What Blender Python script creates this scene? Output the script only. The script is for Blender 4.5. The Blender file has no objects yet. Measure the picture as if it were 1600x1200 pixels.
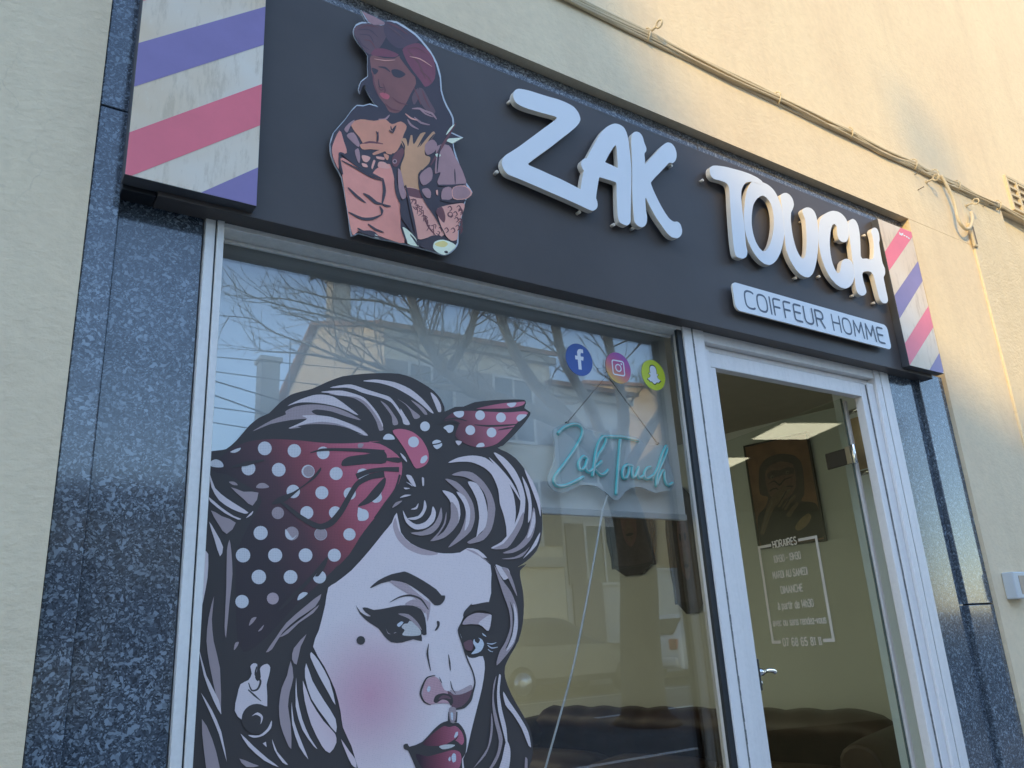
import bpy, bmesh, math, random
from mathutils import Vector, Matrix
from mathutils.geometry import tessellate_polygon
R = math.radians
C = bpy.context.scene.collection
SC = bpy.context.scene

# ------------------------------------------------------------------ camera
# axes of the camera (right, down, forward) against the shop front: X along it, Y into it, Z up
F = 1260.0
ROT = ((0.83080135, 0.12483544, 0.54238845),
       (-0.55372294, 0.28381911, 0.78283946),
       (-0.0562141, -0.95071701, 0.30492154))
CAM = Vector((0.0, -2.0, 1.5))
cd = bpy.data.cameras.new('camera')
cam = bpy.data.objects.new('camera', cd); C.objects.link(cam); SC.camera = cam
cd.sensor_width = 36.0; cd.lens = 36.0 * F / 1600.0
cd.clip_start = 0.05; cd.clip_end = 2000
cam.matrix_world = Matrix((
    (ROT[0][0], -ROT[0][1], -ROT[0][2], CAM.x),
    (ROT[1][0], -ROT[1][1], -ROT[1][2], CAM.y),
    (ROT[2][0], -ROT[2][1], -ROT[2][2], CAM.z), (0, 0, 0, 1)))

# ------------------------------------------------------------------ light
w = bpy.data.worlds.new('World'); SC.world = w; w.use_nodes = True
nt = w.node_tree
sky = nt.nodes.new('ShaderNodeTexSky'); sky.sky_type = 'NISHITA'; sky.sun_disc = False
SUN = Vector((-1.2, -1.0, 0.7)).normalized()            # towards the sun
sky.sun_elevation = math.asin(SUN.z)
sky.sun_rotation = math.atan2(SUN.x, SUN.y)
sky.altitude = 100; sky.air_density = 1.0; sky.dust_density = 0.3; sky.ozone_density = 2.0
nt.links.new(sky.outputs[0], nt.nodes['Background'].inputs[0])
nt.nodes['Background'].inputs[1].default_value = 0.15
sd = bpy.data.lights.new('sun', 'SUN'); sd.energy = 2.0; sd.angle = R(1.0); sd.color = (0.49, 0.335, 0.095)
so = bpy.data.objects.new('sun', sd); C.objects.link(so)
so.rotation_euler = SUN.to_track_quat('Z', 'Y').to_euler()
SC.view_settings.view_transform = 'Standard'; SC.view_settings.look = 'None'
SC.view_settings.exposure = 1.9; SC.view_settings.gamma = 1.0
try:
    SC.cycles.max_bounces = 8; SC.cycles.transparent_max_bounces = 16
    SC.cycles.glossy_bounces = 5; SC.cycles.diffuse_bounces = 4
    SC.cycles.caustics_reflective = False; SC.cycles.caustics_refractive = False
    SC.cycles.sample_clamp_indirect = 6.0
    SC.cycles.use_denoising = True
except Exception:
    pass

# ------------------------------------------------------------------ helpers
def ray(u, v):
    a, b, c = u - 800.0, v - 600.0, F
    return Vector((ROT[0][0]*a+ROT[0][1]*b+ROT[0][2]*c, ROT[1][0]*a+ROT[1][1]*b+ROT[1][2]*c,
                   ROT[2][0]*a+ROT[2][1]*b+ROT[2][2]*c))
def P(u, v, y):                       # surveyed point of the facade plane at depth y -> (X, Z)
    r = ray(u, v); k = (y - CAM.y) / r.y
    return (r.x*k, CAM.z + r.z*k)
YG = 0.075                            # front of the shop window glass
def M(u, v, y):                       # point across the street (plane y) that the window mirrors at u, v
    return P(u, v, 2*YG - y)
def crop(x0, y0, s, pts):
    return [(x0 + a/s, y0 + b/s) for a, b in pts]
def lin(c):
    return tuple((x/12.92 if x <= 0.04045 else ((x+0.055)/1.055)**2.4) for x in [q/255.0 for q in c])
SHADE = (0.385, 0.53, 0.69)            # what a 0.8 white shows in the open shade of the front
def alb(c, m=0.86):
    l = lin(c); return tuple(min(m, max(0.004, 0.8*l[i]/SHADE[i])) for i in range(3))

def smooth(pts, n=3, closed=True):
    if n <= 1: return list(pts)
    out = []; N = len(pts); rng = range(N if closed else N-1)
    for i in rng:
        if closed:
            p0, p1, p2, p3 = pts[i-1], pts[i], pts[(i+1) % N], pts[(i+2) % N]
        else:
            p0, p1, p2, p3 = pts[max(i-1, 0)], pts[i], pts[i+1], pts[min(i+2, N-1)]
        d = len(p1)
        # centripetal-ish guard: shorten tangents on uneven spacing
        def dist(a, b): return math.sqrt(sum((a[k]-b[k])**2 for k in range(d)))
        l = dist(p1, p2); a0 = dist(p0, p2) or 1e-9; a1 = dist(p1, p3) or 1e-9
        k0 = min(0.5, 0.5*l/a0*1.6); k1 = min(0.5, 0.5*l/a1*1.6)
        t1 = [(p2[k]-p0[k])*k0 for k in range(d)]; t2 = [(p3[k]-p1[k])*k1 for k in range(d)]
        for j in range(n):
            t = j/n; t2_, t3 = t*t, t*t*t
            h = (2*t3-3*t2_+1, t3-2*t2_+t, -2*t3+3*t2_, t3-t2_)
            out.append(tuple(h[0]*p1[k]+h[1]*t1[k]+h[2]*p2[k]+h[3]*t2[k] for k in range(d)))
    if not closed: out.append(tuple(pts[-1]))
    return out

class MB:
    def __init__(s): s.v = []; s.f = []; s.m = []; s.sm = []
    def face(s, idx, mi=0, sm=False): s.f.append(tuple(idx)); s.m.append(mi); s.sm.append(sm)
    def add(s, vs): n = len(s.v); s.v.extend([tuple(q) for q in vs]); return n
    def box(s, x0, x1, y0, y1, z0, z1, mi=0):
        n = s.add([(x0,y0,z0),(x1,y0,z0),(x1,y1,z0),(x0,y1,z0),(x0,y0,z1),(x1,y0,z1),(x1,y1,z1),(x0,y1,z1)])
        for q in ((0,3,2,1),(4,5,6,7),(0,1,5,4),(1,2,6,5),(2,3,7,6),(3,0,4,7)): s.face([n+i for i in q], mi)
        return s
    def poly(s, loops, fn, mi=0):     # flat polygon, loops of 2-D points, fn maps a point to 3-D
        flat = [p for l in loops for p in l]
        tri = tessellate_polygon([[Vector((p[0], p[1], 0)) for p in l] for l in loops])
        n = s.add([fn(p) for p in flat])
        for t in tri: s.face([n+i for i in t], mi)
        return s
    def prism(s, loops, y0, y1, mi=0, side=None):   # loops in XZ, from y0 (front) to y1 (back)
        side = mi if side is None else side
        flat = [p for l in loops for p in l]; L = len(flat)
        tri = tessellate_polygon([[Vector((p[0], p[1], 0)) for p in l] for l in loops])
        a = s.add([(p[0], y0, p[1]) for p in flat]); b = s.add([(p[0], y1, p[1]) for p in flat])
        for t in tri:
            s.face([a+i for i in t], mi); s.face([b+i for i in reversed(t)], side)
        k = 0
        for l in loops:
            N = len(l)
            for i in range(N):
                j = (i+1) % N; s.face((a+k+i, a+k+j, b+k+j, b+k+i), side)
            k += N
        return s
    def tube(s, path, rad, n=8, mi=0, cap=True):
        pts = [Vector(p) for p in path]; N = len(pts); prev = None; up = None
        rad = rad if isinstance(rad, (list, tuple)) else [rad]*N
        for i in range(N):
            d = (pts[min(i+1, N-1)] - pts[max(i-1, 0)])
            if d.length < 1e-9: d = Vector((0, 0, 1))
            d.normalize()
            if up is None: up = Vector((0, 0, 1)) if abs(d.z) < .9 else Vector((1, 0, 0))
            a = d.cross(up)
            if a.length < 1e-4: a = d.cross(Vector((1, .3, 0)))
            a.normalize(); b = a.cross(d).normalized(); up = b
            b0 = s.add([pts[i] + (a*math.cos(q) + b*math.sin(q))*rad[i] for q in [2*math.pi*k/n for k in range(n)]])
            if prev is not None:
                for k in range(n): s.face((prev+k, prev+(k+1) % n, b0+(k+1) % n, b0+k), mi, True)
            elif cap: s.face([b0+k for k in range(n)], mi)
            prev = b0
        if cap: s.face([prev+k for k in reversed(range(n))], mi)
        return s
    def rings(s, rings, mi=0, closed=True, cap=True, sm=True):
        prev = None
        for r_ in rings:
            b = s.add(r_); n = len(r_)
            if prev is not None:
                for k in range(n if closed else n-1):
                    s.face((prev+k, prev+(k+1) % n, b+(k+1) % n, b+k), mi, sm)
            elif cap: s.face([b+k for k in reversed(range(n))], mi)
            prev = b
        if cap: s.face([prev+k for k in range(n)], mi)
        return s
    def build(s, name, mats, parent=None, loc=None, bevel=0, fix=True):
        me = bpy.data.meshes.new(name)
        o0 = Vector(loc) if loc is not None else Vector((0, 0, 0))
        me.from_pydata([tuple(Vector(q)-o0) for q in s.v], [], s.f)
        mats = mats if isinstance(mats, (list, tuple)) else [mats]
        for m_ in mats: me.materials.append(m_)
        me.polygons.foreach_set('material_index', s.m)
        me.polygons.foreach_set('use_smooth', s.sm)
        if fix:
            bm = bmesh.new(); bm.from_mesh(me); bmesh.ops.recalc_face_normals(bm, faces=bm.faces[:]); bm.to_mesh(me); bm.free()
        me.update()
        o = bpy.data.objects.new(name, me); C.objects.link(o); o.location = o0
        if parent is not None:
            o.parent = parent
            pl = Vector(parent['_w']) if '_w' in parent else Vector((0, 0, 0))
            o.location = o0 - pl
            o['_w'] = tuple(o0)
        else:
            o['_w'] = tuple(o0)
        if bevel:
            b = o.modifiers.new('bevel', 'BEVEL'); b.width = bevel; b.segments = 2; b.limit_method = 'ANGLE'; b.angle_limit = R(40)
        return o

def tag(o, label=None, cat=None, group=None, kind=None):
    if label: o['label'] = label
    if cat: o['category'] = cat
    if group: o['group'] = group
    if kind: o['kind'] = kind
    return o
def thing(name, label, cat, loc=(0, 0, 0), group=None):
    o = bpy.data.objects.new(name, None); C.objects.link(o); o.location = loc; o['_w'] = tuple(loc)
    o.empty_display_size = .1
    return tag(o, label, cat, group)
def copy_tree(o, parent=None):
    c = o.copy(); C.objects.link(c)
    if parent is not None: c.parent = parent
    for ch in list(o.children): copy_tree(ch, c)
    return c

# ------------------------------------------------------------------ materials
def newmat(name):
    m = bpy.data.materials.new(name); m.use_nodes = True
    t = m.node_tree; b = t.nodes['Principled BSDF']
    return m, t, b
def N(t, typ, **kw):
    n = t.nodes.new(typ)
    for k, v in kw.items(): setattr(n, k, v)
    return n
def objco(t, scale=(1, 1, 1)):
    tc = N(t, 'ShaderNodeTexCoord'); mp = N(t, 'ShaderNodeMapping')
    mp.inputs['Scale'].default_value = scale
    t.links.new(tc.outputs['Object'], mp.inputs[0]); return mp.outputs[0]
def noise(t, co, scale, detail=4, rough=.55):
    n = N(t, 'ShaderNodeTexNoise'); n.inputs['Scale'].default_value = scale
    n.inputs['Detail'].default_value = detail; n.inputs['Roughness'].default_value = rough
    t.links.new(co, n.inputs['Vector']); return n.outputs['Fac']
def ramp(t, fac, stops, interp='LINEAR'):
    r_ = N(t, 'ShaderNodeValToRGB'); r_.color_ramp.interpolation = interp
    el = r_.color_ramp.elements
    while len(el) < len(stops): el.new(.5)
    for e, (p, c) in zip(el, stops):
        e.position = p; e.color = (c[0], c[1], c[2], 1) if isinstance(c, (tuple, list)) else (c, c, c, 1)
    t.links.new(fac, r_.inputs[0]); return r_.outputs[0]
def mix(t, fac, a, b, mode='MIX'):
    m = N(t, 'ShaderNodeMix', data_type='RGBA', blend_type=mode)
    for s_, v in ((m.inputs[0], fac), (m.inputs[6], a), (m.inputs[7], b)):
        if hasattr(v, 'links'): t.links.new(v, s_)
        elif isinstance(v, (int, float)): s_.default_value = v
        else: s_.default_value = (v[0], v[1], v[2], 1)
    return m.outputs[2]
def bump(t, b, h, strength, dist=.01):
    n = N(t, 'ShaderNodeBump'); n.inputs['Strength'].default_value = strength; n.inputs['Distance'].default_value = dist
    t.links.new(h, n.inputs['Height']); t.links.new(n.outputs[0], b.inputs['Normal'])
def simple(name, c, rough=.5, metal=0, spec=.5, var=.12, vscale=8, bscale=0, bstr=.1, bdist=.002, stretch=(1, 1, 1)):
    m, t, b = newmat(name)
    co = objco(t, stretch)
    f = noise(t, co, vscale, 5, .6)
    lo = tuple(x*(1-var) for x in c); hi = tuple(min(.95, x*(1+var)) for x in c)
    t.links.new(ramp(t, f, [(.3, lo), (.7, hi)]), b.inputs['Base Color'])
    b.inputs['Roughness'].default_value = rough; b.inputs['Metallic'].default_value = metal
    b.inputs['Specular IOR Level'].default_value = spec
    if bscale: bump(t, b, noise(t, co, bscale, 6, .6), bstr, bdist)
    return m
def emit(name, c, s):
    m, t, b = newmat(name); b.inputs['Base Color'].default_value = (.6, .6, .6, 1)
    b.inputs['Emission Color'].default_value = (*c, 1); b.inputs['Emission Strength'].default_value = s
    return m
def glass(name, f0=.05, tint=(.93, .96, .95), rough=0.0, extra=0.0):
    m, t, b = newmat(name); t.nodes.remove(b)
    out = t.nodes['Material Output']
    geo = N(t, 'ShaderNodeNewGeometry')
    dp = N(t, 'ShaderNodeVectorMath', operation='DOT_PRODUCT')
    t.links.new(geo.outputs['Incoming'], dp.inputs[0]); t.links.new(geo.outputs['Normal'], dp.inputs[1])
    ab = N(t, 'ShaderNodeMath', operation='ABSOLUTE'); t.links.new(dp.outputs['Value'], ab.inputs[0])
    om = N(t, 'ShaderNodeMath', operation='SUBTRACT'); om.inputs[0].default_value = 1; t.links.new(ab.outputs[0], om.inputs[1])
    pw = N(t, 'ShaderNodeMath', operation='POWER'); pw.inputs[1].default_value = 5; t.links.new(om.outputs[0], pw.inputs[0])
    ml = N(t, 'ShaderNodeMath', operation='MULTIPLY_ADD'); ml.inputs[1].default_value = 1-f0; ml.inputs[2].default_value = f0
    t.links.new(pw.outputs[0], ml.inputs[0])
    tr = N(t, 'ShaderNodeBsdfTransparent'); tr.inputs[0].default_value = (*tint, 1)
    gl = N(t, 'ShaderNodeBsdfGlossy'); gl.inputs['Roughness'].default_value = rough
    mx = N(t, 'ShaderNodeMixShader')
    t.links.new(ml.outputs[0], mx.inputs[0]); t.links.new(tr.outputs[0], mx.inputs[1]); t.links.new(gl.outputs[0], mx.inputs[2])
    t.links.new(mx.outputs[0], out.inputs[0])
    return m

def plaster_mat(name, c, stains=True, bs=.9):
    m, t, b = newmat(name)
    co = objco(t); cs = objco(t, (1, 1, 1.5))
    n1 = noise(t, co, 1.3, 5, .6); n2 = noise(t, co, 26, 5, .65)
    base = ramp(t, n1, [(.25, tuple(x*.90 for x in c)), (.75, tuple(min(.9, x*1.06) for x in c))])
    base = mix(t, .25, base, ramp(t, n2, [(.3, tuple(x*.72 for x in c)), (.65, c)]))
    if stains:
        st_ = noise(t, objco(t, (3.2, 3.2, .45)), 1.6, 6, .62)
        base = mix(t, ramp(t, st_, [(.50, 0.0), (.74, .34)]), base, tuple(x*.74 for x in c))
        ck = N(t, 'ShaderNodeTexVoronoi', feature='DISTANCE_TO_EDGE'); ck.inputs['Scale'].default_value = 1.1
        dn = N(t, 'ShaderNodeTexNoise'); dn.inputs['Scale'].default_value = 3.5; dn.inputs['Detail'].default_value = 6; t.links.new(co, dn.inputs['Vector'])
        dm = N(t, 'ShaderNodeMix', data_type='RGBA', blend_type='LINEAR_LIGHT'); dm.inputs[0].default_value = .22
        t.links.new(co, dm.inputs[6]); t.links.new(dn.outputs['Color'], dm.inputs[7]); t.links.new(dm.outputs[2], ck.inputs['Vector'])
        cf = ramp(t, ck.outputs['Distance'], [(0.0, .22), (.003, 0.0)])
        gate = ramp(t, n1, [(.50, 0.0), (.60, 1.0)])
        cm_ = N(t, 'ShaderNodeMath', operation='MULTIPLY'); t.links.new(cf, cm_.inputs[0]); t.links.new(gate, cm_.inputs[1])
        base = mix(t, cm_.outputs[0], base, tuple(x*.45 for x in c))
    t.links.new(base, b.inputs['Base Color'])
    b.inputs['Roughness'].default_value = .92; b.inputs['Specular IOR Level'].default_value = .2
    h1 = noise(t, cs, 42, 6, .62); h2 = noise(t, cs, 9, 3, .5)
    ad = N(t, 'ShaderNodeMath', operation='MULTIPLY_ADD'); ad.inputs[1].default_value = .8
    t.links.new(h2, ad.inputs[0]); t.links.new(h1, ad.inputs[2])
    bump(t, b, ad.outputs[0], bs, .008)
    return m
PLASTER = plaster_mat('cream_plaster', (.90, .715, .48), bs=.42)
PLASTER2 = plaster_mat('rough_cream_plaster', (.82, .69, .47), bs=.7)

def granite_mat(name, dark, mid, light):
    m, t, b = newmat(name)
    co = objco(t); cw = objco(t)
    dn = N(t, 'ShaderNodeTexNoise'); dn.inputs['Scale'].default_value = 30; dn.inputs['Detail'].default_value = 3
    t.links.new(co, dn.inputs['Vector'])
    ad = N(t, 'ShaderNodeMix', data_type='RGBA', blend_type='LINEAR_LIGHT'); ad.inputs[0].default_value = .014
    t.links.new(cw, ad.inputs[6]); t.links.new(dn.outputs['Color'], ad.inputs[7])
    v = N(t, 'ShaderNodeTexVoronoi'); v.inputs['Scale'].default_value = 300; v.inputs['Randomness'].default_value = 1
    t.links.new(ad.outputs[2], v.inputs['Vector'])
    sep = N(t, 'ShaderNodeSeparateColor'); t.links.new(v.outputs['Color'], sep.inputs[0])
    v2 = N(t, 'ShaderNodeTexVoronoi'); v2.inputs['Scale'].default_value = 130
    t.links.new(ad.outputs[2], v2.inputs['Vector'])
    sep2 = N(t, 'ShaderNodeSeparateColor'); t.links.new(v2.outputs['Color'], sep2.inputs[0])
    c1 = ramp(t, sep.outputs[0], [(0, dark), (.5, mid), (.78, tuple(x*1.35 for x in mid)), (1, light)])
    fl = ramp(t, sep2.outputs[1], [(.80, 0.0), (.96, 1.0)])
    c2 = mix(t, fl, c1, light)
    n1 = noise(t, co, 5, 4)
    c3 = mix(t, ramp(t, n1, [(.35, 0.0), (.75, .45)]), c2, tuple(x*.7 for x in mid))
    t.links.new(c3, b.inputs['Base Color'])
    b.inputs['Roughness'].default_value = .09; b.inputs['Specular IOR Level'].default_value = .75
    bump(t, b, sep.outputs[1], .05, .0006)
    return m
GRANITE = granite_mat('blue_granite', (.022, .027, .034), (.070, .087, .108), (.27, .33, .38))
GRANITE2 = granite_mat('grey_granite', (.02, .02, .022), (.10, .10, .105), (.30, .30, .29))

def weathered(name, c, dirt, rough=.45, amt=.5, streak=(30, 30, 2.0)):
    m, t, b = newmat(name)
    co = objco(t, streak); cf = objco(t)
    f = noise(t, co, 1.0, 6, .65); g = noise(t, cf, 60, 4, .6)
    k = mix(t, .4, f, g)
    col = mix(t, ramp(t, k, [(.45, 0.0), (.72, amt)]), c, dirt)
    t.links.new(col, b.inputs['Base Color'])
    b.inputs['Roughness'].default_value = rough
    bump(t, b, g, .12, .001)
    return m
ALU = weathered('white_painted_aluminium', (.84, .81, .75), (.40, .38, .33), .42, .30)
ALU_IN = weathered('door_frame_aluminium', (.84, .80, .76), (.42, .41, .38), .42, .24)
SEAL = simple('aged_sealant', (.20, .20, .19), .8, vscale=60, var=.5, bscale=120, bstr=.5)
GASKET = simple('black_gasket', (.018, .022, .026), .5, vscale=40)
FASCIA = simple('anthracite_composite', (.092, .080, .074), .38, spec=.22, var=.10, vscale=2.2, bscale=300, bstr=.03)
BLACK = simple('black_metal', (.015, .015, .017), .45)
WHITE = simple('white_acrylic', (.80, .80, .79), .32, var=.02, vscale=3)
WHITE_SIDE = simple('white_letter_side', (.80, .71, .58), .45, var=.10, vscale=6)
CHROME = simple('chrome', (.75, .76, .77), .12, metal=1, var=.03)
STEEL = simple('brushed_steel', (.35, .36, .36), .3, metal=1)
GLASS = glass('shop_glass', .112, (.95, .96, .95))
LEAFGLASS = glass('door_glass', .05, (.93, .96, .94))
GLASS_EDGE = simple('green_glass_edge', (.10, .13, .11), .2)
BLIND = simple('grey_blind_fabric', (.84, .83, .80), .85, var=.05, vscale=3, bscale=500, bstr=.2)
INWALL = simple('warm_grey_wall', (.80, .85, .82), .8, var=.04, vscale=1.5, bscale=80, bstr=.06)
CEIL = simple('ceiling_paint', (.58, .55, .48), .85, var=.04)
FLOORM = simple('dark_vinyl_floor', (.12, .11, .10), .4, vscale=3)
LEATHER = simple('dark_brown_leather', (.046, .021, .014), .45, var=.3, vscale=6, bscale=90, bstr=.15)
NEON = simple('teal_neon_tube', (.20, .90, .90), .28, var=.05)
HILITE = simple('tube_highlight', (.74, .92, .90), .2, var=.03)
NAVY_TXT = simple('slate_lettering', (.10, .12, .15), .5, var=.05)
CABLEM = plaster_mat('painted_cable', (.72, .60, .40), bs=.3)
PANELCORE = simple('panel_edge', (.07, .07, .075), .5)

# ------------------------------------------------------------------ ground and street
SL = 0.055                            # the street climbs gently away from the shop
def gz(y): return 0.0 if y > -2.6 else (-2.6 - y)*SL
ASPH = simple('asphalt', (.13, .127, .12), .85, vscale=.8, var=.25, bscale=180, bstr=.3)
PAVE = simple('concrete_paving', (.30, .29, .27), .85, vscale=1.2, var=.15, bscale=120, bstr=.2)
KERB = simple('kerb_stone', (.34, .33, .31), .8, vscale=6)
ROADPAINT = simple('road_paint', (.75, .75, .72), .7, vscale=20, var=.15)
EARTH = simple('packed_earth', (.16, .13, .10), .95, vscale=.5, var=.3)
b = MB()
n = b.add([(-300, 60, -.16), (300, 60, -.16), (300, -2.6, -.16), (-300, -2.6, -.16), (300, -40, 37.4*SL-.16), (-300, -40, 37.4*SL-.16), (300, -400, 37.4*SL-.16), (-300, -400, 37.4*SL-.16)])
b.face((n, n+1, n+2, n+3)); b.face((n+3, n+2, n+4, n+5)); b.face((n+5, n+4, n+6, n+7))
tag(b.build('ground', EARTH), kind='structure')
def slab(name, y0, y1, dz, mt, x0=-60, x1=80, th=.14):
    b = MB()
    z0, z1 = gz(y0)+dz, gz(y1)+dz
    n = b.add([(x0, y0, z0), (x1, y0, z0), (x1, y1, z1), (x0, y1, z1), (x0, y0, z0-th), (x1, y0, z0-th), (x1, y1, z1-th), (x0, y1, z1-th)])
    for q in ((0, 1, 2, 3), (7, 6, 5, 4), (0, 4, 5, 1), (1, 5, 6, 2), (2, 6, 7, 3), (3, 7, 4, 0)): b.face([n+i for i in q])
    return tag(b.build(name, mt), kind='structure')
slab('pavement', 6, -2.6, 0, PAVE)
slab('road', -3.9, -13.2, -.11, ASPH, th=.04)
slab('kerb', -3.75, -3.895, 0, KERB)
slab('pavement_near_strip', -2.603, -3.745, 0, PAVE)
slab('far_pavement', -13.35, -15.2, .02, PAVE)
slab('far_kerb', -13.205, -13.345, .02, KERB)
b = MB()
def dash(x0, x1, y0, y1):
    n = b.add([(x0, y0, gz(y0)-.106), (x1, y0, gz(y0)-.106), (x1, y1, gz(y1)-.106), (x0, y1, gz(y1)-.106)]); b.face((n, n+1, n+2, n+3))
for k in range(-10, 16): dash(k*4.5, k*4.5+2.6, -8.93, -9.07)
dash(-40, 60, -11.3, -11.42); dash(-40, 60, -5.9, -6.02)
for k in range(-6, 11): dash(k*5.2+2.6, k*5.2+2.72, -11.43, -13.1)
tag(b.build('road_marking', ROADPAINT), kind='structure')

# ------------------------------------------------------------------ the shop building
XG, XS, XF = .152, .432, 3.557        # plaster edge, granite edge / frame, right frame / granite
XR, ZL, ZH = 4.03, 3.557, 2.602       # right plaster edge, underside of the plaster lintel, head of the window
shop = thing('shop_building', 'cream plastered barber shop front with blue granite cladding and white framed window', 'building', (2.0, 0, 0))
b = MB()
# left, right and upper plaster (front face at y -0.03, 0.25 thick)
b.box(-9, XG, -.03, .25, -.1, 9)
b.box(XG, 5.205, -.03, .25, ZL, 3.93)
b.box(XG, 14, -.03, .25, 3.932, 9)
b.box(XR, 4.685, -.03, .25, -.1, ZL-.002)
b.build('plaster_wall', PLASTER, shop)
b = MB(); b.box(4.687, 5.205, -.042, .25, -.1, 3.70); b.box(4.687, 5.205, -.031, .25, 3.70, 3.93)
b.build('plaster_pilaster', PLASTER2, shop, bevel=.006)
b = MB(); b.box(5.207, 14, .004, .25, -.1, 3.93)
b.build('recessed_wall', PLASTER2, shop)
# granite
b = MB(); b.box(XG+.002, .222, -.012, .2, 1.105, 2.862); b.box(XG+.002, .222, -.012, .2, -.1, 1.100); b.box(XG+.002, .222, -.010, .2, 2.866, ZL)
b.build('granite_pilaster', GRANITE, shop, bevel=.003)
b = MB(); b.box(.224, XS-.003, .016, .2, 1.131, 2.655); b.box(.224, XS-.003, .0145, .2, -.1, 1.127)
b.build('granite_panel', GRANITE, shop, bevel=.002)
b = MB(); b.box(.224, 2.45, .012, .2, 2.66, ZL-.002); b.box(2.453, XR-.003, .012, .2, 2.66, ZL-.002)
b.build('granite_lintel', GRANITE2, shop, bevel=.002)
b = MB(); b.box(XF+.004, 3.80, .010, .2, -.1, 2.657)
b.build('granite_panel', GRANITE, shop, bevel=.002)
b = MB(); b.box(3.803, XR-.003, -.012, .2, 1.55, 2.657); b.box(3.803, XR-.003, -.012, .2, -.1, 1.545)
b.build('granite_pilaster', GRANITE, shop, bevel=.003)
b = MB(); b.box(XS, XF, -.04, .25, -.1, .35)
b.build('stall_riser', GRANITE, shop)
# window frame
wf = None
b = MB()
b.box(XS, .457, -.001, .14, .352, 2.655)                    # outer left profile
b.box(.461, .479, -.006, .14, .352, 2.655)                  # inner left profile
b.box(.481, 2.191, .002, .072, ZH, 2.655)                   # head
b.box(.481, 2.191, .060, .0722, ZH-.010, ZH-.001)           # glazing bead
b.box(.481, 2.191, .002, .14, .352, .40)                    # sill
b.box(2.210, 2.240, .062, .0722, .402, ZH-.011)             # right bead
wf = b.build('window_frame', ALU, shop, bevel=.002)
b = MB(); b.box(.4575, .4605, .003, .05, .353, 2.654); b.build('gasket', GASKET, wf)
b = MB(); b.box(2.166, 2.1925, .003, .016, .353, 2.654); b.build('gasket', GASKET, wf)
b = MB(); b.box(.482, 2.242, YG, YG+.008, .401, ZH+.03)
b.build('window_pane', GLASS, shop, fix=True)
# mullion and door frame
b = MB()
b.box(2.193, 2.239, -.004, .055, .3, 2.656); b.box(2.247, 2.306, -.004, .12, .3, 2.656)
b.box(2.308, 2.340, .010, .058, .3, 2.552); b.box(2.341, 2.374, .018, .058, .3, 2.480)
b.box(2.341, 3.338, .018, .058, 2.481, 2.545)                # head rail of the opening
b.box(2.308, 3.437, .034, .057, 2.553, 2.575); b.box(2.308, 3.437, .002, .057, 2.576, 2.656)
b.box(3.339, 3.380, .018, .058, .3, 2.545); b.box(3.384, 3.436, .010, .058, .3, 2.552)
b.box(3.438, 3.482, -.003, .12, .3, 2.656); b.box(3.488, 3.525, -.004, .12, .3, 2.656); b.box(3.528, XF, -.001, .12, .3, 2.656)
b.box(3.352, 3.374, .118, .142, .36, 2.492)
df = b.build('door_frame', ALU_IN, shop, bevel=.003)
b = MB()
random.seed(5)
z = .3
while z < 2.64:                                              # crumbly bead of old sealant between the two profiles
    h = random.uniform(.008, .03); o = random.uniform(-.001, .0015)
    b.box(2.2392, 2.2468, -.0035+o, .02, z, z+h); z += h+.0005
b.build('sealant', SEAL, df)
for x0, x1 in ((3.3803, 3.3837), (3.4825, 3.4875)):
    b = MB(); b.box(x0, x1, .014 if x0 < 3.4 else .0, .05, .3, 2.54); b.build('sealant', SEAL, df)
b = MB(); b.box(2.375, 3.338, .03, .2, .08, .352)
b.build('threshold', ALU_IN, shop)

# the frameless glass leaf, standing open into the shop
HX, HY = 3.335, .115
LD = Vector((math.cos(R(80.5)), math.sin(R(80.5)), 0)); LN = Vector((-LD.y, LD.x, 0))
def leafpt(s, z, off=0): q = Vector((HX, HY, 0)) + LD*s + LN*off; return (q.x, q.y, z)
def leafbox(b, s0, s1, z0, z1, o0, o1, mi=0):
    n = b.add([leafpt(s0, z0, o0), leafpt(s1, z0, o0), leafpt(s1, z0, o1), leafpt(s0, z0, o1), leafpt(s0, z1, o0), leafpt(s1, z1, o0), leafpt(s1, z1, o1), leafpt(s0, z1, o1)])
    for q in ((0,3,2,1),(4,5,6,7),(0,1,5,4),(1,2,6,5),(2,3,7,6),(3,0,4,7)): b.face([n+i for i in q], mi)
def onleaf(u, v, off=.006):
    r = ray(u, v); p0 = Vector(leafpt(0, 0, off)); t = (p0-CAM).dot(LN)/r.dot(LN); return CAM + r*t
leaf = thing('glass_door', 'frameless glass shop door standing open into the shop with chrome patch hinge', 'glass door', (HX, HY, .36))
b = MB(); leafbox(b, .012, .90, .40, 2.50, -.004, .004)
b.build('door_pane', LEAFGLASS, leaf)
b = MB(); leafbox(b, .006, .0115, .40, 2.50, -.004, .004)
b.build('pane_edge', GLASS_EDGE, leaf)
def leafs(u, v):
    q = onleaf(u, v); return ((q - Vector((HX, HY, q.z))).dot(LD), q.z)
b = MB(); leafbox(b, .018, .152, 2.190, 2.266, .0045, .013)
hg = b.build('patch_hinge', BLACK, leaf, bevel=.003)
b = MB(); leafbox(b, -.006, .022, 2.187, 2.269, .0132, .022)
b.tube([leafpt(-.022, 2.185, .014), leafpt(-.022, 2.271, .014)], .010, 12)
b.box(3.345, 3.375, .121, .135, 2.19, 2.266)
b.build('hinge_knuckle', CHROME, hg, bevel=.002)

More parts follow.
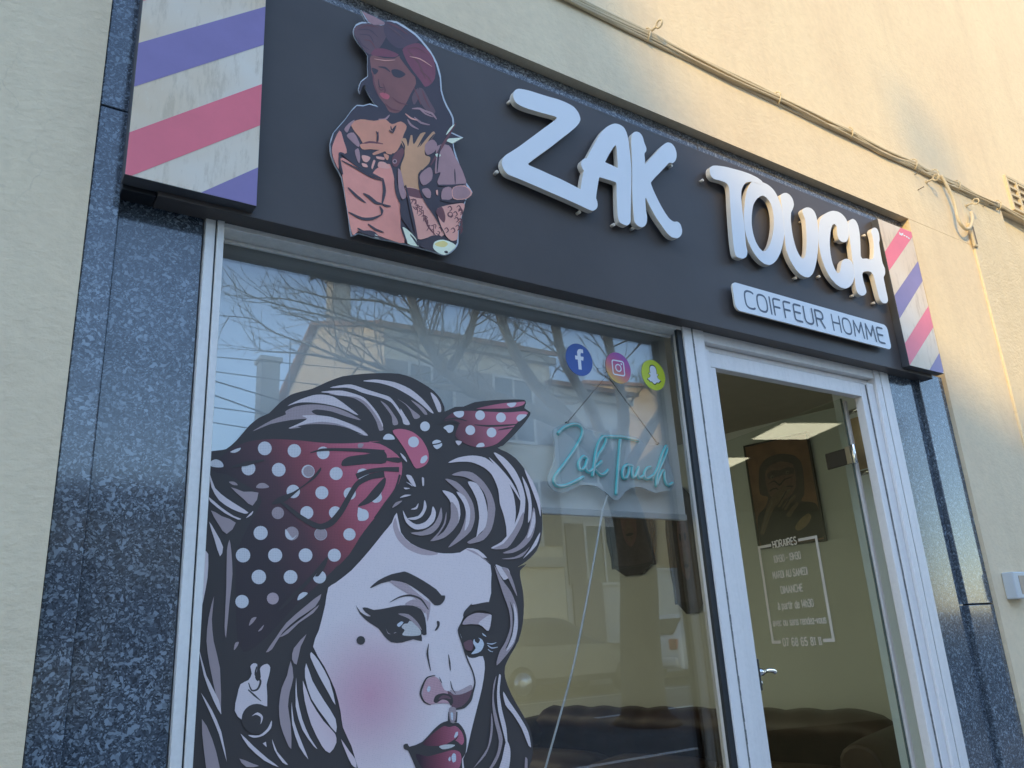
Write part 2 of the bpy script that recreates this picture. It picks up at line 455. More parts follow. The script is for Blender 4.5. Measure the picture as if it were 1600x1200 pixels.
# lever handle on the door frame
hd = thing('door_handle', 'small chrome lever handle on the left door jamb', 'door handle', (2.376, .07, 1.33))
hx, hz = P(1189, 1050, .04)
b = MB(); b.box(2.3745, 2.392, .024, .054, hz-.060, hz+.045); b.build('backplate', BLACK, hd, bevel=.003)
b = MB(); b.tube([(2.3925, .039, hz), (2.418, .039, hz)], .013, 14); b.tube(smooth([(2.41, .039, hz), (2.425, .041, hz), (2.440, .048, hz+.001), (2.465, .056, hz+.003), (2.510, .066, hz-.001), (2.522, .068, hz-.007)], 4, False), .0085, 10)
b.tube([(2.3925, .039, hz-.035), (2.402, .039, hz-.035)], .010, 12)
b.build('lever', CHROME, hd)

# ------------------------------------------------------------------ shop interior
WD = Vector((-.20, .98, 0)).normalized(); WP = Vector((5.45, 1.9, 0)); WN = Vector((-WD.y, WD.x, 0)).normalized()   # right wall of the shop, WN points into the room
if WN.x > 0: WN = -WN
def wallpt(s, z, off=0): q = WP + WD*s + WN*off; return Vector((q.x, q.y, z))
def onwall(u, v, off=0):
    r = ray(u, v); p0 = wallpt(0, 0, off); t = (p0-CAM).dot(WN)/r.dot(WN); return CAM + r*t
def wallbox(b, s0, s1, z0, z1, o0, o1, mi=0):
    n = b.add([wallpt(s0, z0, o0), wallpt(s1, z0, o0), wallpt(s1, z0, o1), wallpt(s0, z0, o1), wallpt(s0, z1, o0), wallpt(s1, z1, o0), wallpt(s1, z1, o1), wallpt(s0, z1, o1)])
    for q in ((0,3,2,1),(4,5,6,7),(0,1,5,4),(1,2,6,5),(2,3,7,6),(3,0,4,7)): b.face([n+i for i in q], mi)
ZC = 3.10
b = MB(); wallbox(b, -1.75, 6.2, .2, ZC, -.15, 0)
b.box(-3.0, -2.85, .26, 8, .2, ZC); b.box(-3.0, 5.2, 7.4, 7.6, .2, ZC)
b.box(3.545, 3.5585, .125, .30, .36, 2.655); b.box(3.56, 5.9, .255, .30, .2, ZC); b.box(-2.84, .43, .255, .30, .2, ZC)
b.build('interior_wall', INWALL, shop)
b = MB(); b.box(-3, 6.2, .26, 7.6, ZC, ZC+.1); b.box(.40, 3.6, .14, .40, 2.66, ZC+.05)
b.build('ceiling', CEIL, shop)
b = MB(); b.box(-3, 6.2, .25, 7.6, .08, .2)
b.build('shop_floor', FLOORM, shop)
LAMP = emit('lit_ceiling_panel', (1.0, .93, .66), 1.75)
LAMPFR = simple('lamp_frame', (.6, .6, .58), .5)
def mirror_leaf(p):
    d = (p - Vector(leafpt(0, 0, .004))).dot(LN); return p - 2*d*LN
def lamp_at(px):                      # where the leaf shows a ceiling panel, find the panel itself
    q = [];
    for u, v in px:
        r = ray(u, v); t = (ZC-.012-CAM.z)/r.z; q.append(mirror_leaf(CAM + r*t))
    return q
q1 = lamp_at([(1167, 685), (1220, 662), (1313, 662), (1247, 687)])
q2 = lamp_at([(1060, 737), (1135, 709), (1185, 709), (1142, 727)])
def ceil_light(cx, cy, rz, label, sx=.6, sy=.6):
    t = thing('ceiling_light', label, 'ceiling light', (cx, cy, ZC-.02), 'square ceiling lights in the shop')
    ca, sa = math.cos(rz), math.sin(rz)
    def rc(a, b_): return (cx+a*ca-b_*sa, cy+a*sa+b_*ca)
    b = MB()
    o = [rc(-sx/2-.02, -sy/2-.02), rc(sx/2+.02, -sy/2-.02), rc(sx/2+.02, sy/2+.02), rc(-sx/2-.02, sy/2+.02)]
    n = b.add([(x, y, ZC-.014) for x, y in o] + [(x, y, ZC-.001) for x, y in o])
    for q in ((0,3,2,1),(4,5,6,7),(0,1,5,4),(1,2,6,5),(2,3,7,6),(3,0,4,7)): b.face([n+i for i in q])
    b.build('light_frame', LAMPFR, t)
    b = MB(); i_ = [rc(-sx/2, -sy/2), rc(sx/2, -sy/2), rc(sx/2, sy/2), rc(-sx/2, sy/2)]
    n = b.add([(x, y, ZC-.019) for x, y in i_]); b.face((n+3, n+2, n+1, n))
    b.build('diffuser', LAMP, t, fix=False)
c1 = sum(q1, Vector())/4
ce = (q1[1]-q1[0])
ang = math.atan2(ce.y, ce.x)
LIGHTS = [(c1.x, c1.y, ang-math.pi/2)]
ceil_light(1.66, 2.88, .04, 'nearer square ceiling light panel inside the shop, mirrored in the open glass door', .53, .53)
ceil_light(1.70, 4.15, .04, 'farther square ceiling light panel inside the shop behind the blind', .40, .53)

ceil_light(-1.95, 3.30, .04, 'nearer added ceiling light on the left, unseen, brightening the shop', 1.20, 1.20)  # this and the next two are unseen, added to brighten the interior
ceil_light(-1.95, 5.30, .04, 'farther added ceiling light on the left, unseen, brightening the shop', 1.20, 1.20)
ceil_light(2.0, 6.35, .04, 'rearmost added ceiling light, unseen, brightening the shop', 1.20, 1.20)

# sofa along the right wall
sofa = thing('sofa', 'dark brown buttoned leather sofa with scalloped back inside the shop', 'sofa', (4.8, 2.8, .2))
def along(s, off, z): q = wallpt(s, 0, off); return (q.x, q.y, z)
b = MB(); NS = 60; s0, s1 = -.66, 2.75; rg = []
for i in range(NS+1):
    s_ = s0 + (s1-s0)*i/NS; e = min(1, (s_-s0)/.35); e2 = min(1, (s1-s_)/.3)
    e = math.sqrt(max(0, 1-(1-e)**2))*math.sqrt(max(0, 1-(1-e2)**2))
    tz = .40 + (.535 + .018*abs(math.sin((s_-s0)*math.pi/.30)))*e
    g = .012*abs(math.sin((s_-s0)*math.pi/.30))
    rg.append([along(s_, .30, .22), along(s_, .30, tz-.10), along(s_, .33, tz-.03), along(s_, .40, tz), along(s_, .47+g, tz-.02), along(s_, .54+g, tz-.08), along(s_, .55+g, tz-.20), along(s_, .52, .60*e+.2), along(s_, .60, .22)])
b.rings(rg); b.build('backrest', LEATHER, sofa)
b = MB()
for k in range(3):
    a0 = s0+.28+k*1.02; a1 = a0+1.0
    rg = []
    for i in range(11):
        t = i/10; s_ = a0+(a1-a0)*t; e = 1-(abs(2*t-1))**6*.5
        rg.append([along(s_, .58, .42), along(s_, .58, .42+.2*e), along(s_, .75, .44+.21*e), along(s_, 1.05, .43+.2*e), along(s_, 1.1, .50), along(s_, 1.08, .42)])
    b.rings(rg)
b.build('seat_cushions', LEATHER, sofa)
b = MB(); wallbox(b, s0+.05, s1-.05, .28, .42, .42, 1.06); b.build('base', LEATHER, sofa, bevel=.02)
for s_ in (s0+.12, s1-.12):
    b = MB(); b.tube([along(s_, .40, .74), along(s_, .9, .72), along(s_, 1.12, .70)], .13, 16)
    wallbox(b, s_-.09, s_+.09, .28, .72, .42, 1.10); b.build('armrest', LEATHER, sofa, bevel=.02)
for s_ in (s0+.15, s1-.15):
    for o_ in (.5, 1.0):
        b = MB(); b.tube([along(s_, o_, .2), along(s_, o_, .28)], .03, 10); b.build('leg', BLACK, sofa)

# pictures on the wall
def flat(name, c, rough=.5, var=.06, vs=30): return simple(name, c, rough, var=var, vscale=vs)
PICM = [flat('print_rust', (.24, .12, .07), var=.35, vs=5), flat('print_fur', (.05, .038, .038), var=.3), flat('print_face', (.15, .08, .068), var=.25),
        flat('print_black', (.012, .012, .012)), flat('print_grey', (.17, .14, .12)), flat('print_hand', (.13, .085, .06), var=.25), flat('print_ochre', (.26, .18, .09), var=.3)]
FRAMEM = simple('black_picture_frame', (.012, .012, .012), .4)
def picture(corner, s0, s1, z0, z1, label, shapes, grp='ape pictures on the shop wall'):
    t = thing('wall_picture', label, 'picture', tuple(wallpt((s0+s1)/2, z0, .02)), grp)
    b = MB(); fw = .014
    wallbox(b, s0, s1, z0, z1, .002, .028); b.build('canvas', PICM[0], t)
    b = MB(); wallbox(b, s0-fw, s0-.001, z0-fw, z1+fw, .002, .034); wallbox(b, s1+.001, s1+fw, z0-fw, z1+fw, .002, .034)
    wallbox(b, s0, s1, z0-fw, z0-.001, .002, .034); wallbox(b, s0, s1, z1+.001, z1+fw, .002, .034)
    b.build('picture_frame', FRAMEM, t)
    b = MB()
    for i, (mi, pts) in enumerate(shapes):           # u runs to the right as seen from the room, v downwards
        pts = smooth(pts, 3)
        b.poly([pts], lambda p: tuple(wallpt(s1-(s1-s0)*p[0], z1-(z1-z0)*p[1], .0286+i*.0003)), mi)
    b.build('print', PICM, t)
TLc, TRc, BRc, BLc = (90, 145), (655, 70), (860, 1055), (245, 1130)
def uv(pts):
    o = []
    for x, y in pts:
        u, v = .5, .5
        for _ in range(12):
            px = (1-u)*(1-v)*TLc[0]+u*(1-v)*TRc[0]+u*v*BRc[0]+(1-u)*v*BLc[0]
            py = (1-u)*(1-v)*TLc[1]+u*(1-v)*TRc[1]+u*v*BRc[1]+(1-u)*v*BLc[1]
            u += (x-px)/600; v += (y-py)/1000 + (x-px)*75/600/1000
        o.append((min(1, max(0, u)), min(1, max(0, v))))
    return o
def stroke2(pts, wd):
    L, Rr = [], []
    for i, p in enumerate(pts):
        a = pts[max(i-1, 0)]; c = pts[min(i+1, len(pts)-1)]
        dx, dy = c[0]-a[0], c[1]-a[1]; l = math.hypot(dx, dy) or 1
        h = wd/2 if not isinstance(wd, (list, tuple)) else wd[i]/2
        L.append((p[0]-dy/l*h, p[1]+dx/l*h)); Rr.append((p[0]+dy/l*h, p[1]-dx/l*h))
    return L + Rr[::-1]
def circ(x, y, r_, n=14): return [(x+r_*math.cos(2*math.pi*k/n), y+r_*math.sin(2*math.pi*k/n)) for k in range(n)]
APE = [(1, [(230,480),(235,360),(300,275),(430,240),(560,270),(625,340),(655,480),(665,640),(640,700),(720,712),(785,745),(840,930),(850,1040),(560,1075),(260,1110),(225,840),(300,740),(320,650),(245,620)]),
       (2, [(290,420),(330,350),(430,315),(540,345),(575,430),(585,560),(545,640),(450,690),(350,650),(305,550)]),
       (1, [(310,430),(360,395),(430,400),(500,375),(560,390),(560,440),(440,450),(330,480)]),
       (4, circ(358,462,17)), (3, circ(362,464,10)), (4, circ(502,425,16)), (3, circ(505,427,9)),
       (3, stroke2([(330,520),(380,500),(430,540),(480,490),(550,470)], [6,14,22,14,6])), (3, stroke2([(340,590),(400,570),(440,600),(500,560),(560,560)], 12)),
       (3, [(225,840),(300,760),(360,800),(420,700),(600,720),(700,715),(785,745),(840,930),(850,1040),(560,1075),(260,1110)]),
       (5, stroke2([(268,1000),(320,830),(375,700),(430,620),(490,555)], [40,60,70,60,34])),
       (4, stroke2([(262,990),(310,830),(365,705)], [6,12,8])),
       (5, stroke2([(420,740),(465,660),(535,590)], [50,46,30])), (5, stroke2([(480,770),(520,710),(585,650)], [46,42,28])), (5, stroke2([(520,840),(560,780),(610,720)], [40,40,26])),
       (4, stroke2([(450,665),(490,610),(535,590)], [5,9,5])), (4, stroke2([(490,760),(530,690),(580,655)], [5,9,5])),
       (3, stroke2([(400,760),(450,690),(500,600)], 10)), (3, stroke2([(465,790),(505,725),(550,640)], 10)),
       (6, [(590,945),(640,870),(710,820),(740,850),(700,930),(625,978)])]
def onw(u, v): q = onwall(u, v); return (q-WP).dot(WD), q.z
picture(None, -.08, .455, 2.115, 2.94, 'framed print of a pensive brown ape, seen through the open glass door', [(m_, uv(p)) for m_, p in APE])
APE2 = [(3, [(0,0),(1,0),(1,1),(0,1)]), (1, [(.2,.5),(.22,.2),(.5,.08),(.8,.2),(.84,.5),(.95,.8),(.98,.98),(.05,.98),(.1,.8)]),
        (2, [(.3,.45),(.35,.25),(.5,.2),(.66,.25),(.7,.45),(.66,.7),(.5,.8),(.36,.7)]), (3, circ(.42, .38, .04)), (3, circ(.6, .38, .04)), (5, [(.38,.62),(.5,.5),(.62,.62),(.5,.76)]), (3, [(.4,.66),(.5,.64),(.6,.66),(.5,.68)])]
picture(None, 1.50, 1.945, 2.105, 2.92, 'dark framed ape picture half hidden by the grey blind, beyond the hanging neon sign', APE2)
picture(None, 1.02, 1.30, 1.745, 2.62, 'lowest hanging framed picture inside the shop, beside the right window frame', [(m_, [(1-p[0], p[1]) for p in q]) for m_, q in APE2])

# barber station with mirror at the back, seen beside the poster
WOOD = simple('dark_wood', (.045, .030, .020), .4, var=.3, vscale=20, stretch=(1, 1, .1))
MIRR = simple('station_mirror', (.6, .62, .6), .05, metal=1, var=.01)
st = thing('barber_station', 'dark wooden barber station with tall mirror at the back of the shop', 'barber station', (3.2, 7.2, .2))
b = MB(); b.box(2.7, 3.9, 6.9, 7.39, .2, 1.05); b.box(2.65, 3.95, 6.85, 7.39, 1.052, 1.10); b.build('cabinet', WOOD, st, bevel=.005)
b = MB(); b.box(2.75, 3.85, 7.34, 7.395, 1.102, 2.5); b.build('mirror_frame', WOOD, st, bevel=.004)
b = MB(); b.box(2.83, 3.77, 7.33, 7.338, 1.18, 2.42); b.build('mirror', MIRR, st)
b = MB()
for i in range(7): b.tube([(2.8+i*.15, 7.1, 1.101), (2.8+i*.15, 7.1, 1.22+.04*(i % 3)), (2.8+i*.15, 7.1, 1.26+.04*(i % 3))], [.03, .03, .012], 10)
b.build('bottles', simple('bottles', (.25, .16, .10), .2, var=.4, vscale=5), st)

# small framed notice on chrome standoffs on the hinge side wall
nb = thing('notice_panel', 'small glass notice panel on chrome standoffs beside the door hinge', 'notice', (3.54, .36, 2.2))
b = MB(); leafbox(b, -.05, .07, 2.175, 2.42, -.10, -.094); b.build('panel', simple('amber_panel', (.42, .30, .15), .3, var=.2, vscale=9), nb)
for z_ in (2.45, 2.156):
    b = MB(); b.tube([leafpt(.06, z_, -.088), leafpt(-.08, z_, -.088)], .011, 10); b.tube([leafpt(.065, z_, -.088), leafpt(.058, z_, -.088)], .014, 12); b.build('standoff', CHROME, nb)

# ------------------------------------------------------------------ fascia sign
FT, FB, FY = 3.424, 2.616, -.06
fas = thing('fascia_sign', 'long dark anthracite fascia board above the shop window and door', 'sign board', (2.0, FY, FB))
b = MB(); b.box(.30, 3.84, FY, .009, FB, FT); b.build('board', FASCIA, fas, bevel=.002)
b = MB(); b.box(.219, .2985, FY+.012, .009, FB+.002, FT-.002); b.build('end_box', BLACK, fas, bevel=.002)
b = MB(); b.box(3.8415, 3.872, FY+.012, .009, FB+.002, FT-.002); b.build('end_box', BLACK, fas, bevel=.002)

# striped barber panels at both ends
PB = simple('print_blue', alb((98, 98, 152)), .3, var=.10, vscale=5)
PR = simple('print_red', alb((196, 92, 112)), .3, var=.08, vscale=4)
def peel_mat(name):
    m, t, bs = newmat(name)
    co = objco(t, (1, 1, .22)); cf = objco(t)
    f = noise(t, co, 34, 6, .7); g = noise(t, cf, 3.0, 3, .5); s_ = noise(t, objco(t, (1, 1, .35)), 90, 5, .7)
    c = ramp(t, g, [(.30, (.80, .70, .56)), (.62, (.76, .58, .37))])  # warm beige: sunlit reflections put into the print's colour
    c = mix(t, ramp(t, f, [(.52, 0.0), (.64, .45)]), c, (.50, .37, .22))
    c = mix(t, ramp(t, s_, [(.60, 0.0), (.70, .35)]), c, (.85, .75, .58))
    t.links.new(c, bs.inputs['Base Color']); bs.inputs['Roughness'].default_value = .35
    bump(t, bs, f, .25, .002); return m
PW = peel_mat('sunlit_beige_print')
def barber_panel(x0, x1, z0, z1, yf, label, stripes, cr=.0):
    t = thing('striped_barber_sign', label, 'barber sign', ((x0+x1)/2, yf, z0), 'red white and blue striped barber panels')
    b = MB(); b.box(x0, x1, yf, FY-.0005 if x0 > 1 else FY+.011, z0, z1); b.build('panel', PANELCORE, t, bevel=.0015)
    e = .0012
    b = MB(); n = b.add([(x0+e, yf-.0006, z0+e), (x1-e, yf-.0006, z0+e), (x1-e, yf-.0006, z1-e), (x0+e, yf-.0006, z1-e)]); b.face((n, n+1, n+2, n+3), 0)
    lo, hi, a0, a1 = x0+e, x1-e, z0+e, z1-e
    def clip(pts):
        for ax, lim, keep in ((0, lo, 1), (0, hi, -1), (1, a0, 1), (1, a1, -1)):
            o = []
            for i, p in enumerate(pts):
                q = pts[(i+1) % len(pts)]
                pi, qi = (p[ax]-lim)*keep >= 0, (q[ax]-lim)*keep >= 0
                if pi: o.append(p)
                if pi != qi:
                    k = (lim-p[ax])/(q[ax]-p[ax]); o.append((p[0]+(q[0]-p[0])*k, p[1]+(q[1]-p[1])*k))
            pts = o
            if not pts: return None
        return pts
    for mi, pts in stripes:
        pts = clip(pts)
        if pts: b.poly([pts], lambda p: (p[0], yf-.0012, p[1]), mi)
    b.build('striped_print', [PW, PB, PR], t)
    return t
YB = -.097
def zat(u, v, y=YB): return P(u, v, y)
def band(l0, r0, l1, r1):             # two slanted edges, top then bottom
    a, b_, c, d = [P(*q, YB) for q in (l0, r0, l1, r1)]
    def ext(p, q, k): return (p[0]+(q[0]-p[0])*k, p[1]+(q[1]-p[1])*k)
    return [ext(a, b_, -.5), ext(a, b_, 1.5), ext(c, d, 1.5), ext(c, d, -.5)]
st1 = [(1, band((222, 66), (417, 10), (215, 134), (413, 70))), (2, band((208, 205), (411, 131), (200, 277), (409, 195))),
       (1, band((312, 302), (407, 260), (330, 345), (420, 320)))]
dz = P(208, 205, YB)[1]-P(222, 66, YB)[1]
hi_ = [(q[0], q[1]-2*dz) for q in st1[0][1]]
st1.append((2, [(q[0], q[1]-dz) for q in st1[0][1]]))
barber_panel(.216, .535, 2.630, 3.415, YB, 'striped barber panel at the left end of the dark fascia, above the blue granite', st1)
kc = lambda pts: crop(1360, 330, 3.075, pts)
st2 = [(2, band(*kc([(72, 190), (140, 85), (95, 278), (200, 125)]))), (1, band(*kc([(118, 400), (228, 240), (140, 515), (250, 335)]))),
       (2, band(*kc([(165, 635), (275, 460), (185, 745), (300, 560)]))), (1, band(*kc([(285, 760), (328, 685), (330, 800), (350, 770)])))]
bp = barber_panel(3.588, 3.888, 2.631, 3.408, YB, 'striped barber panel at the right end of the dark fascia, in the sun', st2)
b = MB()                               # tiny white printer's mark in the top stripe
zc = lambda pts: [P(u, v, YB) for u, v in crop(1400, 200, 5.455, pts)]
for i, q in enumerate([[(22, 885), (40, 900), (58, 895), (60, 910), (45, 920), (40, 915), (28, 912)], [(62, 912), (78, 915), (76, 925), (60, 922)], [(82, 920), (96, 927), (94, 938), (80, 930)], [(99, 930), (113, 940), (111, 951), (98, 942)]]):
    b.poly([zc(q)], lambda p: (p[0], YB-.0018-.0002*i, p[1]))
b.build('printers_mark', WHITE, bp)

# ------------------------------------------------------------------ raised letters
def zk(pts): return smooth([P(u, v, -.100) for u, v in crop(740, 100, 4.0, pts)], 4)
def tk(pts): return smooth([P(u, v, -.100) for u, v in crop(1060, 220, 3.0, pts)], 4)
ZL_ = [(247,205),(250,180),(262,162),(285,155),(340,165),(405,185),(470,205),(530,222),(580,242),(625,268),(655,305),(667,345),(658,370),(635,397),(590,435),(535,477),(480,520),(410,570),(342,622),(345,632),(410,660),(480,692),(540,718),(600,748),(655,776),(700,800),(745,838),(772,865),(774,890),(764,908),(740,917),(715,908),(660,882),(600,855),(520,820),(450,790),(370,755),(300,725),(250,705),(215,690),(190,662),(176,625),(180,595),(200,570),(235,548),(285,515),(330,482),(380,445),(430,408),(475,375),(516,345),(518,335),(505,327),(460,315),(400,298),(340,280),(295,262),(262,238)]
A_ = [(690,592),(706,588),(715,572),(740,525),(775,462),(800,425),(830,395),(860,378),(886,372),(912,378),(938,395),(955,425),(967,470),(975,530),(982,600),(986,660),(986,740),(985,800),(983,880),(982,960),(980,990),(962,1008),(935,1002),(912,985),(902,955),(898,900),(895,820),(893,748),(885,738),(845,724),(790,708),(784,712),(778,750),(770,800),(766,838),(773,858),(775,885),(764,908),(742,916),(715,905),(690,880),(668,830),(668,790),(675,740),(685,685),(690,668),(682,655),(672,630),(676,605)]
AH = [(888,508),(893,520),(897,560),(901,648),(885,642),(850,626),(824,614),(826,605),(850,560),(875,520)]
K_ = [(1000,428),(1020,423),(1040,432),(1056,455),(1066,490),(1079,525),(1078,545),(1068,560),(1070,590),(1073,622),(1080,617),(1105,588),(1140,552),(1170,520),(1195,498),(1215,490),(1238,498),(1256,520),(1267,552),(1268,580),(1260,605),(1244,619),(1222,618),(1195,646),(1165,678),(1135,708),(1110,738),(1108,746),(1122,785),(1145,835),(1172,888),(1200,935),(1225,968),(1250,985),(1275,986),(1292,1002),(1302,1035),(1300,1062),(1286,1082),(1265,1089),(1235,1080),(1208,1055),(1175,1010),(1140,958),(1110,905),(1085,855),(1076,836),(1073,845),(1076,895),(1080,930),(1084,955),(1082,990),(1070,1012),(1050,1020),(1028,1012),(1008,990),(1002,955),(997,900),(993,840),(991,780),(991,710),(990,640),(988,560),(985,500),(988,450)]
T_ = [(147,138),(150,124),(162,117),(185,117),(220,122),(260,132),(300,143),(338,157),(370,173),(392,190),(395,202),(380,203),(355,194),(332,192),(312,200),(298,225),(294,255),(298,310),(304,360),(310,410),(314,460),(318,495),(323,520),(318,543),(303,552),(285,549),(270,540),(262,515),(256,470),(250,410),(246,350),(242,290),(240,245),(236,218),(228,202),(212,192),(190,185),(165,178),(150,160)]
O_ = [(340,197),(362,188),(392,193),(420,206),(445,228),(466,262),(482,305),(493,360),(498,420),(492,475),(478,525),(458,562),(432,581),(405,577),(378,556),(352,522),(332,482),(317,440),(309,390),(307,340),(312,290),(320,240)]
OH = [(384,260),(398,257),(415,268),(430,288),(441,320),(447,360),(447,405),(440,450),(428,488),(412,512),(398,518),(380,502),(362,470),(350,430),(344,390),(345,340),(352,300),(366,275)]
U_ = [(478,258),(492,246),(508,245),(524,256),(536,275),(541,300),(535,322),(528,338),(527,370),(532,420),(540,462),(552,505),(567,536),(582,552),(592,545),(599,515),(601,470),(599,420),(594,370),(585,345),(580,330),(588,317),(606,312),(624,318),(639,335),(649,365),(654,410),(656,470),(652,530),(643,585),(630,622),(612,639),(592,638),(570,625),(547,598),(524,560),(507,515),(500,470),(496,420),(492,360),(484,305)]
C_ = [(658,400),(664,372),(678,350),(700,335),(724,328),(748,332),(770,346),(787,368),(798,398),(800,425),(798,452),(788,472),(768,474),(752,460),(744,430),(742,402),(732,390),(722,396),(713,430),(710,475),(713,525),(722,570),(736,605),(748,620),(758,612),(762,590),(766,570),(776,556),(792,553),(806,560),(818,578),(826,605),(826,635),(819,662),(804,683),(785,692),(762,687),(738,670),(712,640),(690,600),(672,550),(660,495),(656,440)]
H_ = [(796,385),(805,372),(818,366),(832,376),(843,400),(850,440),(853,490),(855,540),(862,552),(882,552),(902,556),(912,550),(916,520),(914,475),(908,445),(903,425),(908,412),(920,407),(932,414),(940,435),(943,462),(941,480),(947,520),(956,570),(967,598),(969,622),(962,640),(966,665),(973,700),(980,730),(982,750),(974,761),(958,760),(945,745),(935,715),(925,675),(916,640),(906,618),(888,612),(866,616),(862,630),(868,660),(877,690),(881,710),(872,723),(855,725),(840,712),(832,690),(827,650),(822,600),(815,550),(808,500),(801,445)]
def word(name, label, parts, pins, loc):
    t = thing('raised_word', label, 'sign lettering', loc)
    for i, (nm, loops) in enumerate(parts):
        b = MB(); b.prism(loops, -.1005+.0006*(i % 2), -.078, 0, 1)
        b.build('letter', [WHITE, WHITE_SIDE], t, bevel=.0008)
    for x, z in pins:
        b = MB(); b.tube([(x, -.0785, z), (x, FY-.0005, z)], .006, 10)
        b.build('standoff_pin', WHITE_SIDE, t)
    return t
pz = [P(u, v, -.07) for u, v in crop(740, 100, 4.0, [(140, 680), (222, 240), (870, 1008), (655, 930), (990, 1030), (1230, 640), (600, 300), (1000, 520), (1250, 1060)])]
word('raised_word', 'raised white letters ZAK on the dark fascia beside the woman cutout',
     [('Z', [zk(ZL_)]), ('A', [zk(A_), zk(AH)]), ('K', [zk(K_)])], pz, (1.9, -.09, 2.8))
pt = [P(u, v, -.07) for u, v in crop(1060, 220, 3.0, [(108, 188), (655, 638), (812, 728), (912, 762), (545, 645), (575, 380), (868, 445), (738, 470), (280, 530)])]
word('raised_word', 'raised white letters TOUCH on the dark fascia above the COIFFEUR HOMME plate',
     [('T', [tk(T_)]), ('O', [tk(O_), tk(OH)]), ('U', [tk(U_)]), ('C', [tk(C_)]), ('H', [tk(H_)])], pt, (3.0, -.09, 2.85))

